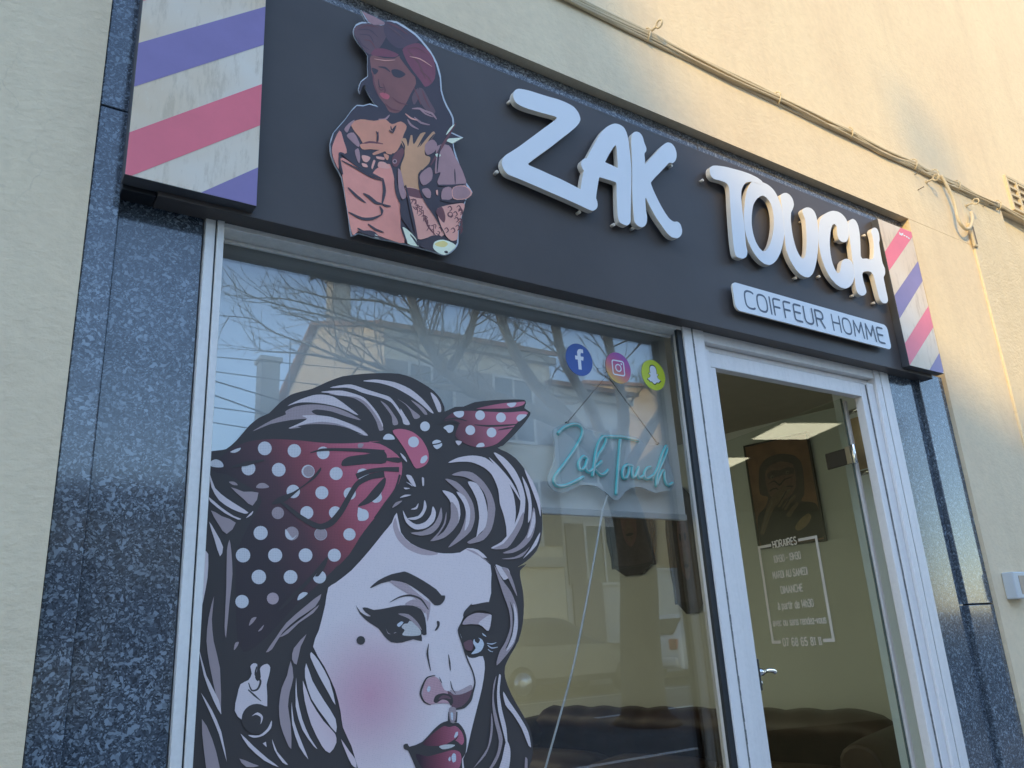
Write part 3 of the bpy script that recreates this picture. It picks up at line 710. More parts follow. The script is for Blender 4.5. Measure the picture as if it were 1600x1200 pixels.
# ------------------------------------------------------------------ lettering engine (strokes)
G = {  # glyph: (width, strokes) on a cell 1 high
 'A': (.56, [[(0,0),(.28,1),(.56,0)], [(.1,.33),(.46,.33)]]), 'C': (.5, [[(.5,.94),(.40,1),(.18,1),(.05,.9),(0,.7),(0,.3),(.05,.1),(.18,0),(.40,0),(.5,.06)]]),
 'O': (.56, [[(.28,1),(.12,.96),(.03,.82),(0,.62),(0,.38),(.03,.18),(.12,.04),(.28,0),(.44,.04),(.53,.18),(.56,.38),(.56,.62),(.53,.82),(.44,.96),(.28,1)]]),
 'I': (.0, [[(0,0),(0,1)]]), 'F': (.42, [[(0,0),(0,.86),(.04,.96),(.14,1),(.42,1)], [(0,.5),(.36,.5)]]),
 'E': (.44, [[(.44,1),(.14,1),(.04,.96),(0,.86),(0,.14),(.04,.04),(.14,0),(.44,0)], [(0,.52),(.38,.52)]]),
 'U': (.54, [[(0,1),(0,.28),(.05,.1),(.16,.02),(.27,0),(.38,.02),(.49,.1),(.54,.28),(.54,1)]]),
 'R': (.5, [[(0,0),(0,1),(.3,1),(.42,.95),(.48,.84),(.48,.66),(.42,.53),(.3,.48),(0,.48)], [(.26,.48),(.5,0)]]),
 'H': (.5, [[(0,0),(0,1)], [(.5,0),(.5,1)], [(0,.52),(.5,.52)]]), 'M': (.66, [[(0,0),(.06,1),(.33,.28),(.60,1),(.66,0)]]),
 'S': (.46, [[(.45,.88),(.36,1),(.12,1),(.02,.88),(.02,.68),(.1,.57),(.36,.45),(.44,.34),(.44,.13),(.34,0),(.1,0),(0,.12)]]),
 'D': (.5, [[(0,0),(0,1),(.3,1),(.44,.92),(.5,.75),(.5,.25),(.44,.08),(.3,0),(0,0)]]), 'N': (.52, [[(0,0),(0,1),(.52,0),(.52,1)]]),
 '0': (.46, [[(.23,1),(.06,.94),(0,.75),(0,.25),(.06,.06),(.23,0),(.40,.06),(.46,.25),(.46,.75),(.40,.94),(.23,1)]]), '1': (.12, [[(0,.84),(.1,1),(.1,0)]]),
 '3': (.44, [[(0,.88),(.1,1),(.33,1),(.43,.88),(.43,.65),(.33,.54),(.16,.54)], [(.33,.54),(.44,.42),(.44,.13),(.33,0),(.1,0),(0,.13)]]),
 '4': (.48, [[(.36,0),(.36,1),(0,.3),(.48,.3)]]), '5': (.44, [[(.42,1),(.03,1),(.02,.55),(.3,.6),(.43,.48),(.43,.14),(.32,0),(.1,0),(0,.12)]]),
 '6': (.46, [[(.43,.88),(.33,1),(.12,1),(.01,.86),(0,.14),(.12,0),(.34,0),(.45,.14),(.45,.42),(.34,.55),(.02,.52)]]),
 '7': (.42, [[(0,1),(.42,1),(.14,0)]]), '8': (.46, [[(.23,.54),(.08,.6),(.02,.75),(.05,.94),(.23,1),(.41,.94),(.44,.75),(.38,.6),(.23,.54),(.05,.46),(0,.28),(.04,.06),(.23,0),(.42,.06),(.46,.28),(.41,.46),(.23,.54)]]),
 '9': (.46, [[(.02,.12),(.12,0),(.34,0),(.45,.14),(.46,.86),(.34,1),(.12,1),(.01,.86),(.01,.58),(.12,.45),(.44,.48)]]), '-': (.22, [[(0,.42),(.22,.42)]]), ' ': (.22, []),
 'a': (.40, [[(.04,.62),(.12,.70),(.28,.70),(.37,.6),(.37,.08),(.42,0)], [(.37,.4),(.1,.38),(0,.26),(0,.1),(.09,0),(.25,0),(.37,.14)]]),
 'p': (.42, [[(0,-.25),(0,.7)], [(0,.55),(.14,.7),(.3,.7),(.41,.56),(.41,.14),(.3,0),(.14,0),(0,.15)]]), 'r': (.26, [[(0,0),(0,.7)], [(0,.52),(.1,.68),(.26,.7)]]),
 't': (.26, [[(.08,.95),(.08,.12),(.15,0),(.26,.02)], [(-.02,.7),(.24,.7)]]), 'i': (.06, [[(.03,0),(.03,.7)], [(.03,.86),(.03,.97)]]),
 'd': (.42, [[(.41,1),(.41,0)], [(.41,.15),(.28,0),(.11,0),(0,.14),(0,.56),(.11,.7),(.28,.7),(.41,.55)]]),
 'e': (.40, [[(0,.38),(.4,.38),(.39,.56),(.29,.7),(.11,.7),(0,.56),(0,.14),(.11,0),(.3,0),(.4,.12)]]), 'v': (.40, [[(0,.7),(.2,0),(.4,.7)]]),
 'c': (.36, [[(.36,.58),(.27,.7),(.11,.7),(0,.56),(0,.14),(.11,0),(.27,0),(.36,.12)]]), 'o': (.42, [[(.21,.7),(.08,.66),(0,.52),(0,.18),(.08,.04),(.21,0),(.34,.04),(.42,.18),(.42,.52),(.34,.66),(.21,.7)]]),
 'u': (.40, [[(0,.7),(0,.14),(.1,0),(.26,0),(.4,.14)], [(.4,.7),(.4,0)]]), 's': (.34, [[(.33,.6),(.25,.7),(.09,.7),(.01,.58),(.03,.44),(.3,.28),(.34,.14),(.25,0),(.08,0),(0,.1)]]),
 'n': (.40, [[(0,0),(0,.7)], [(0,.55),(.14,.7),(.29,.7),(.4,.56),(.4,0)]]), 'z': (.36, [[(0,.7),(.36,.7),(0,0),(.36,0)]]),
 'h': (.40, [[(0,0),(0,1)], [(0,.55),(.14,.7),(.29,.7),(.4,.56),(.4,0)]]),
}
G['à'] = (.40, G['a'][1] + [[(.08,.98),(.26,.82)]])
def text_width(s, gap): return sum(G[c][0] for c in s) + gap*(len(s)-1)
def lay(b, s, u0, v0, w, h, th, gap, fn, mi=0, slab=0, step=.00004, y0=0.0):
    """write s into a box w x h with its lower left at (u0, v0); fn(u, v, lift) -> 3-D"""
    k = w/text_width(s, gap); x = 0; lift = y0
    for ch in s:
        gw, strokes = G[ch]
        parts_ = []
        for st_ in strokes:                       # break a stroke where it turns back sharply
            cur = [st_[0]]
            for i in range(1, len(st_)):
                cur.append(st_[i])
                if i < len(st_)-1:
                    a1 = math.atan2(st_[i][1]-st_[i-1][1], st_[i][0]-st_[i-1][0]); a2 = math.atan2(st_[i+1][1]-st_[i][1], st_[i+1][0]-st_[i][0])
                    if abs((a2-a1+math.pi) % (2*math.pi)-math.pi) > R(80): parts_.append(cur); cur = [st_[i]]
            parts_.append(cur)
        for st_ in parts_:
            pts = [(u0+(x+p[0])*k, v0+p[1]*h) for p in st_]
            if len(pts) > 4 and not slab: pts = smooth(pts, 3, False)
            o = stroke2(pts, th); n = len(pts); lift += step
            vs = b.add([fn(p[0], p[1], lift) for p in o])
            for i in range(n-1): b.face((vs+i, vs+i+1, vs+2*n-2-i, vs+2*n-1-i), mi)
            if not slab:
                for e in (pts[0], pts[-1]):
                    lift += step; c_ = circ(e[0], e[1], th/2, 10); m_ = b.add([fn(p[0], p[1], lift) for p in c_]); b.face(range(m_, m_+10), mi)
            elif ch not in '-':
                for e, o_ in ((pts[0], pts[1]), (pts[-1], pts[-2])):
                    if abs(o_[0]-e[0]) < .45*abs(o_[1]-e[1]) and not ch in '0368':
                        sg = 1 if o_[1] > e[1] else -1; lift += step
                        q = [(e[0]-th*.95, e[1]), (e[0]+th*.95, e[1]), (e[0]+th*.95, e[1]+sg*th*.55), (e[0]-th*.95, e[1]+sg*th*.55)]
                        m_ = b.add([fn(p[0], p[1], lift) for p in q]); b.face(range(m_, m_+4), mi)
        x += gw + gap
    return b

# name plate COIFFEUR HOMME
npl = thing('name_plate', 'white rounded plate reading COIFFEUR HOMME under the raised letters TOUCH', 'sign', (2.95, -.09, 2.69))
x0, x1, z0, z1, rr = 2.410, 3.474, 2.692, 2.815, .026
ol = []
for cx, cz, a in ((x1-rr, z1-rr, 0), (x0+rr, z1-rr, 90), (x0+rr, z0+rr, 180), (x1-rr, z0+rr, 270)):
    for k in range(7): q = R(a+k*15); ol.append((cx+rr*math.cos(q), cz+rr*math.sin(q)))
b = MB(); b.prism([ol], -.092, -.084, 0, 1); b.build('plate', [WHITE, WHITE_SIDE], npl, bevel=.0006)
b = MB()
a_ = P(1130+165/5.714, 420+270/5.714, -.092); c_ = P(1130+1415/5.714, 420+590/5.714, -.092)
kw = (3.425-2.476)/text_width('COIFFEUR HOMME', .20)
lay(b, 'COIFFEUR', 2.476, 2.716, text_width('COIFFEUR', .20)*kw, .074, .0088, .20, lambda u, v, l: (u, -.0922-l, v))
b.build('lettering', NAVY_TXT, npl)
b = MB(); lay(b, 'HOMME', 3.425-text_width('HOMME', .20)*kw, 2.716, text_width('HOMME', .20)*kw, .074, .0088, .20, lambda u, v, l: (u, -.0922-l, v))
b.build('lettering', NAVY_TXT, npl)
for x in (2.47, 3.41):
    b = MB(); b.tube([(x, -.0838, 2.753), (x, FY-.0005, 2.753)], .006, 10); b.build('standoff_pin', WHITE_SIDE, npl)

# opening hours on the glass leaf
hs = thing('hours_sign', 'white lettering of opening hours in a frame on the open glass door', 'opening hours', tuple(leafpt(.51, 1.42, .006)))
VINYL = simple('white_vinyl', (.86, .86, .84), .5, var=.05)
S0, S1, Z0, Z1 = .715, .295, 1.421, 1.905
def lf(u, v, l): return leafpt(S0 + (S1-S0)*u, Z0 + (Z1-Z0)*v, .0046+l)
b = MB()
def bar(u0, u1, v0, v1):
    n = b.add([lf(u0, v0, 0), lf(u1, v0, 0), lf(u1, v1, 0), lf(u0, v1, 0)]); b.face((n, n+1, n+2, n+3))
bar(0, .038, .0, 1.0); bar(.962, 1, 0, 1); bar(.039, .24, .972, 1.0); bar(.70, .961, .972, 1.0); bar(.039, .155, 0, .03); bar(.83, .961, 0, .03)
for s_, u0, u1, v0, h, th in (('HORAIRES', .27, .67, .952, .070, .015), ('10H30 - 19H30', .25, .70, .805, .066, .0115), ('MARDI AU SAMEDI', .19, .77, .645, .066, .0115),
                          ('DIMANCHE', .29, .65, .490, .066, .012), ('à partir de 14h30', .20, .78, .335, .068, .0115), ('avec ou sans rendez-vous', .07, .93, .175, .064, .0115), ('07 68 65 81 11', .19, .80, -.025, .072, .014)):
    lay(b, s_, u0, v0, u1-u0, h, th, .20, lf, 0, 1 if s_[:2] in ('HO', '07') else 0)
b.build('lettering', VINYL, hs)

# ------------------------------------------------------------------ the big window poster (perforated film on the glass)
def C1(p): return crop(300, 560, 3.53, p)
def C2(p): return crop(560, 560, 3.528, p)
def C3(p): return crop(300, 860, 3.53, p)
def C4(p): return crop(540, 860, 3.528, p)
def C8(p): return crop(320, 380, 2.963, p)
def C9(p): return crop(420, 470, 5.714, p)
def C10(p): return crop(600, 470, 5.715, p)
YP = YG - .001
def film(name, stops=None, c=None, grad=None, dots=.10):
    """flat printed colour, or a printed blend along a direction of the film; grad=(ax, az, lo, hi) in metres"""
    m, t, bs = newmat(name)
    tc = N(t, 'ShaderNodeTexCoord')
    if grad:
        radial = len(grad) == 5
        sp = N(t, 'ShaderNodeSeparateXYZ'); t.links.new(tc.outputs['Object'], sp.inputs[0])
        if not radial:
            a = N(t, 'ShaderNodeMath', operation='MULTIPLY'); a.inputs[1].default_value = grad[0]; t.links.new(sp.outputs[0], a.inputs[0])
            z = N(t, 'ShaderNodeMath', operation='MULTIPLY_ADD'); z.inputs[1].default_value = grad[1]; t.links.new(sp.outputs[2], z.inputs[0]); t.links.new(a.outputs[0], z.inputs[2])
            val = z.outputs[0]; lo, hi = grad[2], grad[3]
        else:
            dv = N(t, 'ShaderNodeVectorMath', operation='DISTANCE'); dv.inputs[1].default_value = (grad[0], 0, grad[1])
            cb = N(t, 'ShaderNodeCombineXYZ'); t.links.new(sp.outputs[0], cb.inputs[0]); t.links.new(sp.outputs[2], cb.inputs[2])
            t.links.new(cb.outputs[0], dv.inputs[0]); val = dv.outputs['Value']; lo, hi = grad[2], grad[3]
        mr = N(t, 'ShaderNodeMapRange'); mr.inputs[1].default_value = lo; mr.inputs[2].default_value = hi; t.links.new(val, mr.inputs[0])
        col = ramp(t, mr.outputs[0], stops)
    else:
        rgb = N(t, 'ShaderNodeRGB'); rgb.outputs[0].default_value = (*c, 1); col = rgb.outputs[0]
    # the film's punched holes: a regular fine grid
    mp = N(t, 'ShaderNodeMapping'); mp.inputs['Scale'].default_value = (1, 1, 1); mp.inputs['Rotation'].default_value = (0, R(3), 0)
    t.links.new(tc.outputs['Object'], mp.inputs[0])
    vo = N(t, 'ShaderNodeTexVoronoi'); vo.inputs['Scale'].default_value = 230; vo.inputs['Randomness'].default_value = .12
    t.links.new(mp.outputs[0], vo.inputs['Vector'])
    hole = ramp(t, vo.outputs['Distance'], [(.30, 1.0), (.42, 0.0)])
    ml = N(t, 'ShaderNodeMath', operation='MULTIPLY'); ml.inputs[1].default_value = dots*2.2; t.links.new(hole, ml.inputs[0])
    col = mix(t, ml.outputs[0], col, (.03, .03, .035))
    t.links.new(col, bs.inputs['Base Color']); bs.inputs['Roughness'].default_value = .55; bs.inputs['Specular IOR Level'].default_value = .35
    return m
def PX(u, v): return P(u, v, YP)
DARK, GREY, LITE, SHAD = (.070, .059, .055), (.44, .34, .335), (.78, .66, .645), (.53, .40, .40)
bx0, bx1 = PX(385, 760), PX(560, 690)
FC = PX(577, 1086)
FILMS = [film('film_black', c=DARK, dots=.05), film('film_grey', c=GREY), film('film_lilac', c=LITE), film('film_shadow', c=SHAD),
         film('film_bandana', stops=[(0, (.065, .048, .050)), (.28, (.12, .060, .066)), (.55, (.33, .085, .100)), (.80, (.58, .14, .185)), (1, (.66, .17, .225))], grad=(1.0, .55, PX(380, 800)[0]+.55*PX(380, 800)[1], PX(570, 690)[0]+.55*PX(570, 690)[1])),
         film('film_bow', stops=[(0, (.08, .05, .056)), (.3, (.24, .08, .095)), (.6, (.50, .15, .195)), (1, (.66, .20, .26))], grad=(1.0, .25, PX(690, 680)[0]+.25*PX(690, 680)[1], PX(820, 650)[0]+.25*PX(820, 650)[1])),
         film('film_dots', c=(.72, .69, .68)),
         film('film_face', stops=[(0, (.68, .37, .43)), (.3, (.71, .45, .49)), (.65, (.77, .59, .59)), (1, (.82, .70, .68))], grad=(FC[0], FC[1], .005, .215, 0)),
         film('film_nose', c=(.62, .36, .38)), film('film_plum', c=(.20, .10, .115)), film('film_eye', c=(.66, .62, .58)),
         film('film_lip', stops=[(0, (.055, .03, .04)), (.45, (.26, .07, .095)), (1, (.56, .16, .22))], grad=(1.0, 0.0, PX(655, 1160)[0], PX(722, 1160)[0])),
         film('film_white', c=(.66, .68, .72))]
K0, GR, LI, SH, BA, BO, DO, FA, NO, PL, EY, LP, WH = range(13)
ART = []
def A(mi, pts, sm=3): ART.append((mi, smooth(pts, sm) if sm > 1 else list(pts)))
def S(pts, wd, mi=0):
    q = smooth(pts, 4, False)
    if isinstance(wd, (list, tuple)):
        w_ = []
        for i in range(len(q)):
            t = i/4; a = int(t); f = t-a; w_.append(wd[min(a, len(wd)-1)]*(1-f)+wd[min(a+1, len(wd)-1)]*f)
        wd = w_
    ART.append((mi, stroke2(q, wd)))
fr = lambda v: 370-.0583*v-4          # the frame's inner edge at height v, plus a hair
A(0, [(fr(708), 708)] + C8([(60,958),(100,952),(150,910),(210,840),(255,805),(300,785),(345,740),(400,700),(450,685),(500,672),(570,640),(640,615),(740,603),(830,600),(900,603),(960,620),(1015,650),(1060,680),(1095,720),(1112,760),(1114,778),(1160,757),(1200,755),(1250,735),(1340,725),(1430,722),(1482,724),(1490,740),(1482,762),(1510,782),(1505,800),(1480,835),(1440,880)])
  + C2([(800,480),(770,492),(820,515),(870,550),(920,610),(960,680),(990,750),(1008,810),(1016,870),(1016,940),(1008,1000),(985,1060),(950,1100),(905,1135),(880,1150)])
  + C4([(1000,75),(965,110),(968,160),(980,220),(986,300),(980,400),(955,500),(910,580),(882,640),(882,700),(915,790),(965,880),(1005,950),(1028,1020),(1036,1080),(1030,1150),(1010,1210),(1000,1290),(1020,1400),(1010,1600)])
  + [(770,1420),(fr(1420), 1420),(fr(1200), 1200),(fr(950), 950)], 2)
# hair swept up over the bandana
A(LI, C8([(735,637),(770,631),(800,630),(880,642),(950,672),(1005,715),(1045,760),(1062,787),(1045,780),(1005,745),(950,705),(880,667),(810,646)]))
A(LI, C8([(1047,690),(1075,712),(1094,748),(1096,778),(1083,780),(1068,745)]))
A(LI, C9([(550,772),(640,752),(740,745),(880,790),(1000,828),(1085,858),(1150,935),(1200,1010),(1250,1075),(1257,1095),(1210,1095),(1190,1040),(1140,960),(1090,900),(1000,862),(900,835),(830,815),(760,785),(680,772),(600,775)]))
A(GR, C9([(540,826),(620,812),(740,835),(850,880),(930,955),(990,1050),(1024,1130),(1024,1152),(990,1156),(965,1080),(920,1000),(850,920),(770,870),(690,850),(610,842)]))
A(LI, C9([(468,812),(560,800),(660,800),(760,825),(850,860),(920,930),(980,1010),(1022,1100),(1020,1125),(1000,1080),(950,1000),(880,912),(800,862),(700,848),(620,840),(550,822)]))
A(LI, C9([(168,936),(280,880),(400,840),(480,835),(570,850),(640,890),(720,950),(802,1016),(770,1010),(700,975),(600,940),(500,918),(380,905),(270,907)]))
A(GR, C9([(30,1062),(155,1012),(150,985),(230,945),(340,925),(450,925),(580,945),(700,990),(828,1064),(700,1032),(560,985),(430,968),(385,985),(430,1016),(580,1045),(720,1090),(820,1135),(892,1200),(830,1195),(720,1145),(560,1110),(400,1105),(280,1130),(185,1137),(300,1085),(345,1052),(200,1062),(20,1098),(-60,1130),(-140,1160)]))
A(LI, C9([(300,1022),(430,1020),(560,1035),(700,1085),(830,1150),(885,1202),(810,1180),(720,1132),(600,1092),(480,1078),(380,1088),(280,1110),(200,1136),(180,1135),(290,1085),(345,1050)]))
A(0, C9([(262,1120),(340,1102),(450,1098),(600,1108),(720,1138),(850,1195),(720,1155),(600,1126),(450,1118),(320,1130)]))
A(GR, C9([(1000,890),(1060,930),(1115,1005),(1150,1060),(1156,1100),(1113,1106),(1100,1030),(1050,955)]))
A(GR, C10([(118,870),(200,920),(255,970),(328,1030),(275,1052),(240,980),(190,920)]))
A(GR, C10([(243,884),(310,920),(362,962),(392,1012),(365,1012),(320,960)]))
A(LI, C10([(150,960),(190,1020),(236,1100),(180,1098),(165,1040)]))
# bandana
A(BA, C1([(185,520),(250,480),(320,455),(450,443),(600,452),(760,468),(900,466),(1040,456)]) + C2([(60,458),(120,470),(185,505),(240,560),(240,640),(205,730),(140,820),(70,905),(10,985)]) + C1([(870,1080),(800,1150)])
  + C3([(860,15),(780,110),(700,185),(600,275),(500,385),(420,470),(340,540),(285,560),(250,480),(243,300),(243,100)]) + C1([(245,1090),(275,1000),(330,890),(385,790),(360,735),(300,700),(200,640),(110,615)]), 2)
for x, y, r_ in [(403,495,38),(566,508,37),(725,520,35),(313,606,38),(480,613,38),(642,622,36),(797,634,36),(945,640,34),(560,733,37),(718,740,36),(872,745,34),(635,850,36),(792,850,35),(945,862,32),(1020,765,30),(380,962,39),(712,968,35),(870,970,34),(283,1085,40),(460,1085,39),(628,1085,38),(787,1085,36),(370,1205,40),(545,1205,38),(705,1205,36)]:
    ART.append((DO, C1(circ(x, y, r_, 20))))
ART.append((GR, C1(circ(475,852,34,18)))); ART.append((GR, C1(circ(552,965,38,18)))); ART.append((GR, C1(circ(712,968,33,18)))); ART.append((GR, C1(circ(645,622,30,18))))
A(DO, C1([(518,940),(555,990),(580,970),(552,1002),(520,985)])); A(DO, C1([(100,590),(108,565),(135,556),(165,570),(174,597),(135,600)])); A(DO, C1([(212,515),(240,500),(270,492),(262,508),(235,520)])); A(GR, C1([(355,712),(370,690),(400,687),(427,708),(395,716)])); A(GR, C1([(205,680),(235,680),(254,698),(225,696)]))
for x, y, r_ in [(277,282,37)]: ART.append((DO, C3(circ(x, y, r_, 18))))
ART.append((SH, C3(circ(447,265,33,16)))); A(DO, C3([(583,275),(592,245),(615,230),(640,236),(612,262)])); A(GR, C3([(315,415),(330,375),(357,368),(340,395)])); A(GR, C3([(232,550),(240,510),(260,505),(250,530)])); A(GR, C3([(365,446),(398,410),(385,438)]))
A(DO, C2([(0,822),(20,828),(50,845),(58,875),(38,893),(0,890)])); A(DO, C2([(75,782),(130,735),(100,795)])); A(GR, C2([(0,470),(30,470),(20,490),(0,490)])); A(DO, C2([(0,615),(30,610),(55,630),(30,655),(0,660)])); A(SH, C2([(75,556),(130,552),(120,572),(95,575)]))
# folds of the bandana
S(C1([(653,520),(720,503),(850,503),(960,508),(1062,520)]), [1,4,5,6,9])
A(0, C1([(828,592),(832,562),(870,540),(960,528),(1065,514),(1070,575),(980,580),(900,588)]))
S(C1([(1062,638),(985,652),(915,690),(870,760),(825,840),(770,905),(710,928),(650,905),(590,868),(530,820),(480,785)]), [10,9,8,8,9,10,9,8,7,6,3])
A(0, C1([(440,800),(480,765),(560,735),(640,680),(690,625),(712,600),(712,618),(680,660),(600,718),(520,785),(460,805)]))

A(0, C1([(915,815),(960,770),(1010,710),(1066,655),(1066,700),(1030,760),(975,800)]))
A(0, C1([(680,1200),(720,1140),(752,1090),(740,1140),(700,1200)])); S(C3([(480,330),(560,250),(650,160),(745,40)]), [3,6,6,2])
S(C1([(215,600),(300,580),(400,560)]), [2,7,2])
A(0, C2([(-5,560),(60,545),(150,548),(215,545),(250,560),(220,575),(130,560),(40,575),(-5,585)]))
S(C2([(230,640),(205,720),(150,800),(90,880)]), [3,3,4,2])
S(C2([(-10,650),(60,622),(140,610),(225,612)]), [9,7,6,8])
# knot and bow
A(BO, C2([(190,398),(240,388),(300,405),(350,445),(385,510),(388,560),(370,588),(320,606),(292,565),(260,505),(220,445)]))
ART[-1] = (BA, ART[-1][1])
ART.append((DO, C2(circ(305,460,30,18)))); A(DO, C2([(138,445),(150,420),(172,415),(195,428),(200,446)])); A(DO, C2([(343,575),(350,545),(375,533),(382,550),(365,575)]))
A(BO, C2([(470,345),(520,300),(590,288),(700,292),(820,297),(915,291),(936,302),(880,350),(840,398),(800,440),(760,472),(700,490),(650,488),(590,470),(535,425),(555,350)]))
A(BO, C2([(650,278),(720,260),(810,245),(870,242),(920,238),(905,258),(840,273),(760,276)]))
ART.append((DO, C2(circ(787,325,27,18)))); ART.append((DO, C2(circ(672,313,27,18)))); ART.append((DO, C2(circ(618,395,27,18)))); ART.append((DO, C2(circ(735,408,27,18)))); ART.append((DO, C2(circ(368,374,27,18))))
A(DO, C2([(525,298),(555,290),(582,292),(578,318),(555,326),(535,316)])); A(DO, C2([(470,380),(500,366),(525,372),(520,402),(498,410),(485,395)])); A(DO, C2([(872,330),(885,310),(915,308),(930,312),(905,335),(885,347)])); A(DO, C2([(818,250),(845,244),(872,244),(860,264),(838,268)])); A(DO, C2([(408,462),(430,448),(455,455),(462,480),(435,500),(418,488)])); A(DO, C2([(650,488),(665,468),(690,466),(695,485)]))
S(C2([(410,475),(440,470),(465,460)]), [2,2,2]); S(C2([(640,365),(720,372),(820,368),(880,362)]), [1,3,3,1]); S(C2([(770,395),(820,385),(860,380)]), [1,3,1]); S(C2([(560,360),(520,345),(440,360)]), [2,4,1])
S(C2([(470,340),(540,330),(600,345)]), [1,3,1])
# hair behind the ear, left edge
for mi, pts in [(LI,[(100,640),(128,715),(190,770),(265,818),(312,850),(290,856),(220,830),(150,782),(108,710)]),(LI,[(95,765),(160,820),(230,868),(272,885),(255,889),(180,852),(100,788)]),(GR,[(215,710),(285,735),(367,740),(335,812),(285,775)]),(GR,[(105,838),(165,870),(242,906),(192,968),(150,920)]),(LI,[(95,900),(130,955),(172,1040),(155,1092),(125,1000)]),(LI,[(298,880),(338,840),(330,862)])]:
    A(mi, C1(pts), 2)
for mi, pts in [(GR,[(207,-60),(217,0),(224,130),(206,300),(188,482),(180,420),(190,200),(193,0)]),(GR,[(122,252),(110,380),(120,500),(155,650),(160,905),(140,830),(97,630),(80,500),(92,370)]),(LI,[(66,0),(90,20),(86,150),(62,280),(50,322),(65,130)]),
                (LI,[(38,538),(80,690),(148,825),(162,905),(120,830),(66,690)]),(LI,[(50,785),(110,880),(162,1000),(192,1165),(150,1015),(100,895)]),(GR,[(55,930),(112,1040),(150,1180),(160,1300),(100,1300),(68,1120)]),(GR,[(262,1148),(340,1178),(370,1190),(300,1195)]),
                (GR,[(714,240),(680,310),(590,372),(500,452),(442,545),(408,562),(460,485),(520,400),(620,312)]),(GR,[(702,300),(670,345),(590,400),(530,458),(482,478),(560,410),(640,350)]),(GR,[(632,462),(600,530),(577,630),(552,600),(562,540)]),
                (GR,[(545,610),(560,700),(540,780),(530,860),(545,960),(548,1095),(520,1050),(488,960),(480,860),(495,760),(525,690)]),(LI,[(658,560),(700,610),(760,720),(792,852),(758,795),(700,690),(654,590)]),(LI,[(630,622),(665,720),(730,830),(792,930),(795,1005),(740,935),(660,820),(624,700)]),
                (FA,[(612,718),(655,830),(725,940),(790,1012),(797,1060),(760,1118),(718,1080),(658,960),(622,830)]),(LI,[(575,700),(580,800),(608,930),(650,1030),(692,1095),(672,1080),(610,990),(572,860)]),(FA,[(822,1040),(870,1110),(900,1150),(908,1200),(880,1180),(848,1110)]),(LI,[(550,835),(562,940),(610,1070),(642,1152),(592,1082),(553,960)]),(LI,[(442,1040),(470,1110),(530,1182),(500,1170),(455,1100)]),(LI,[(268,1010),(340,1080),(420,1150),(480,1196),(400,1160),(310,1080)])]:
    A(mi, C3(pts), 2)
# ear
A(LI, C3([(322,640),(340,622),(360,628),(358,665),(348,700),(362,722),(380,700),(375,655),(385,638),(415,625),(432,645),(425,690),(412,740),(415,860),(370,848),(310,865),(278,935),(236,885),(250,800),(268,738),(312,715),(330,680)]), 2)
S(C3([(358,640),(350,685),(378,720),(362,765),(330,772),(312,730)]), [2,3,3.4,3,2.6,1.4]); S(C3([(310,768),(345,800),(382,832)]), [2,3,1])
ART.append((0, C3(circ(358,930,84,24)))); A(LI, C3([(310,1018),(370,1020),(415,985),(440,938),(436,980),(392,1022),(340,1033)])); A(LI, C3([(330,915),(362,893),(392,918),(378,960),(380,922),(352,906)])); A(LI, C3([(390,1065),(408,1055),(412,1085)]), 1)
# face
A(FA, C2([(212,850),(185,905),(140,960),(60,1060)]) + C3([(880,110),(790,180),(752,205),(735,300),(700,440),(668,530),(730,640),(790,770),(820,890),(832,975),(880,1080),(915,1200),(960,1330),(1150,1480)])
  + C4([(560,1420),(640,1330),(655,1210),(648,1150),(667,1110),(692,1000),(722,880),(752,760),(768,650),(757,583),(715,592),(680,590),(660,560),(640,480),(625,430),(640,390),(690,300),(790,285),(802,180),(799,80),(745,38)])
  + C2([(710,1100),(660,1055),(600,1046),(560,1070),(470,1075),(380,1060),(290,1020),(235,960)]), 2)
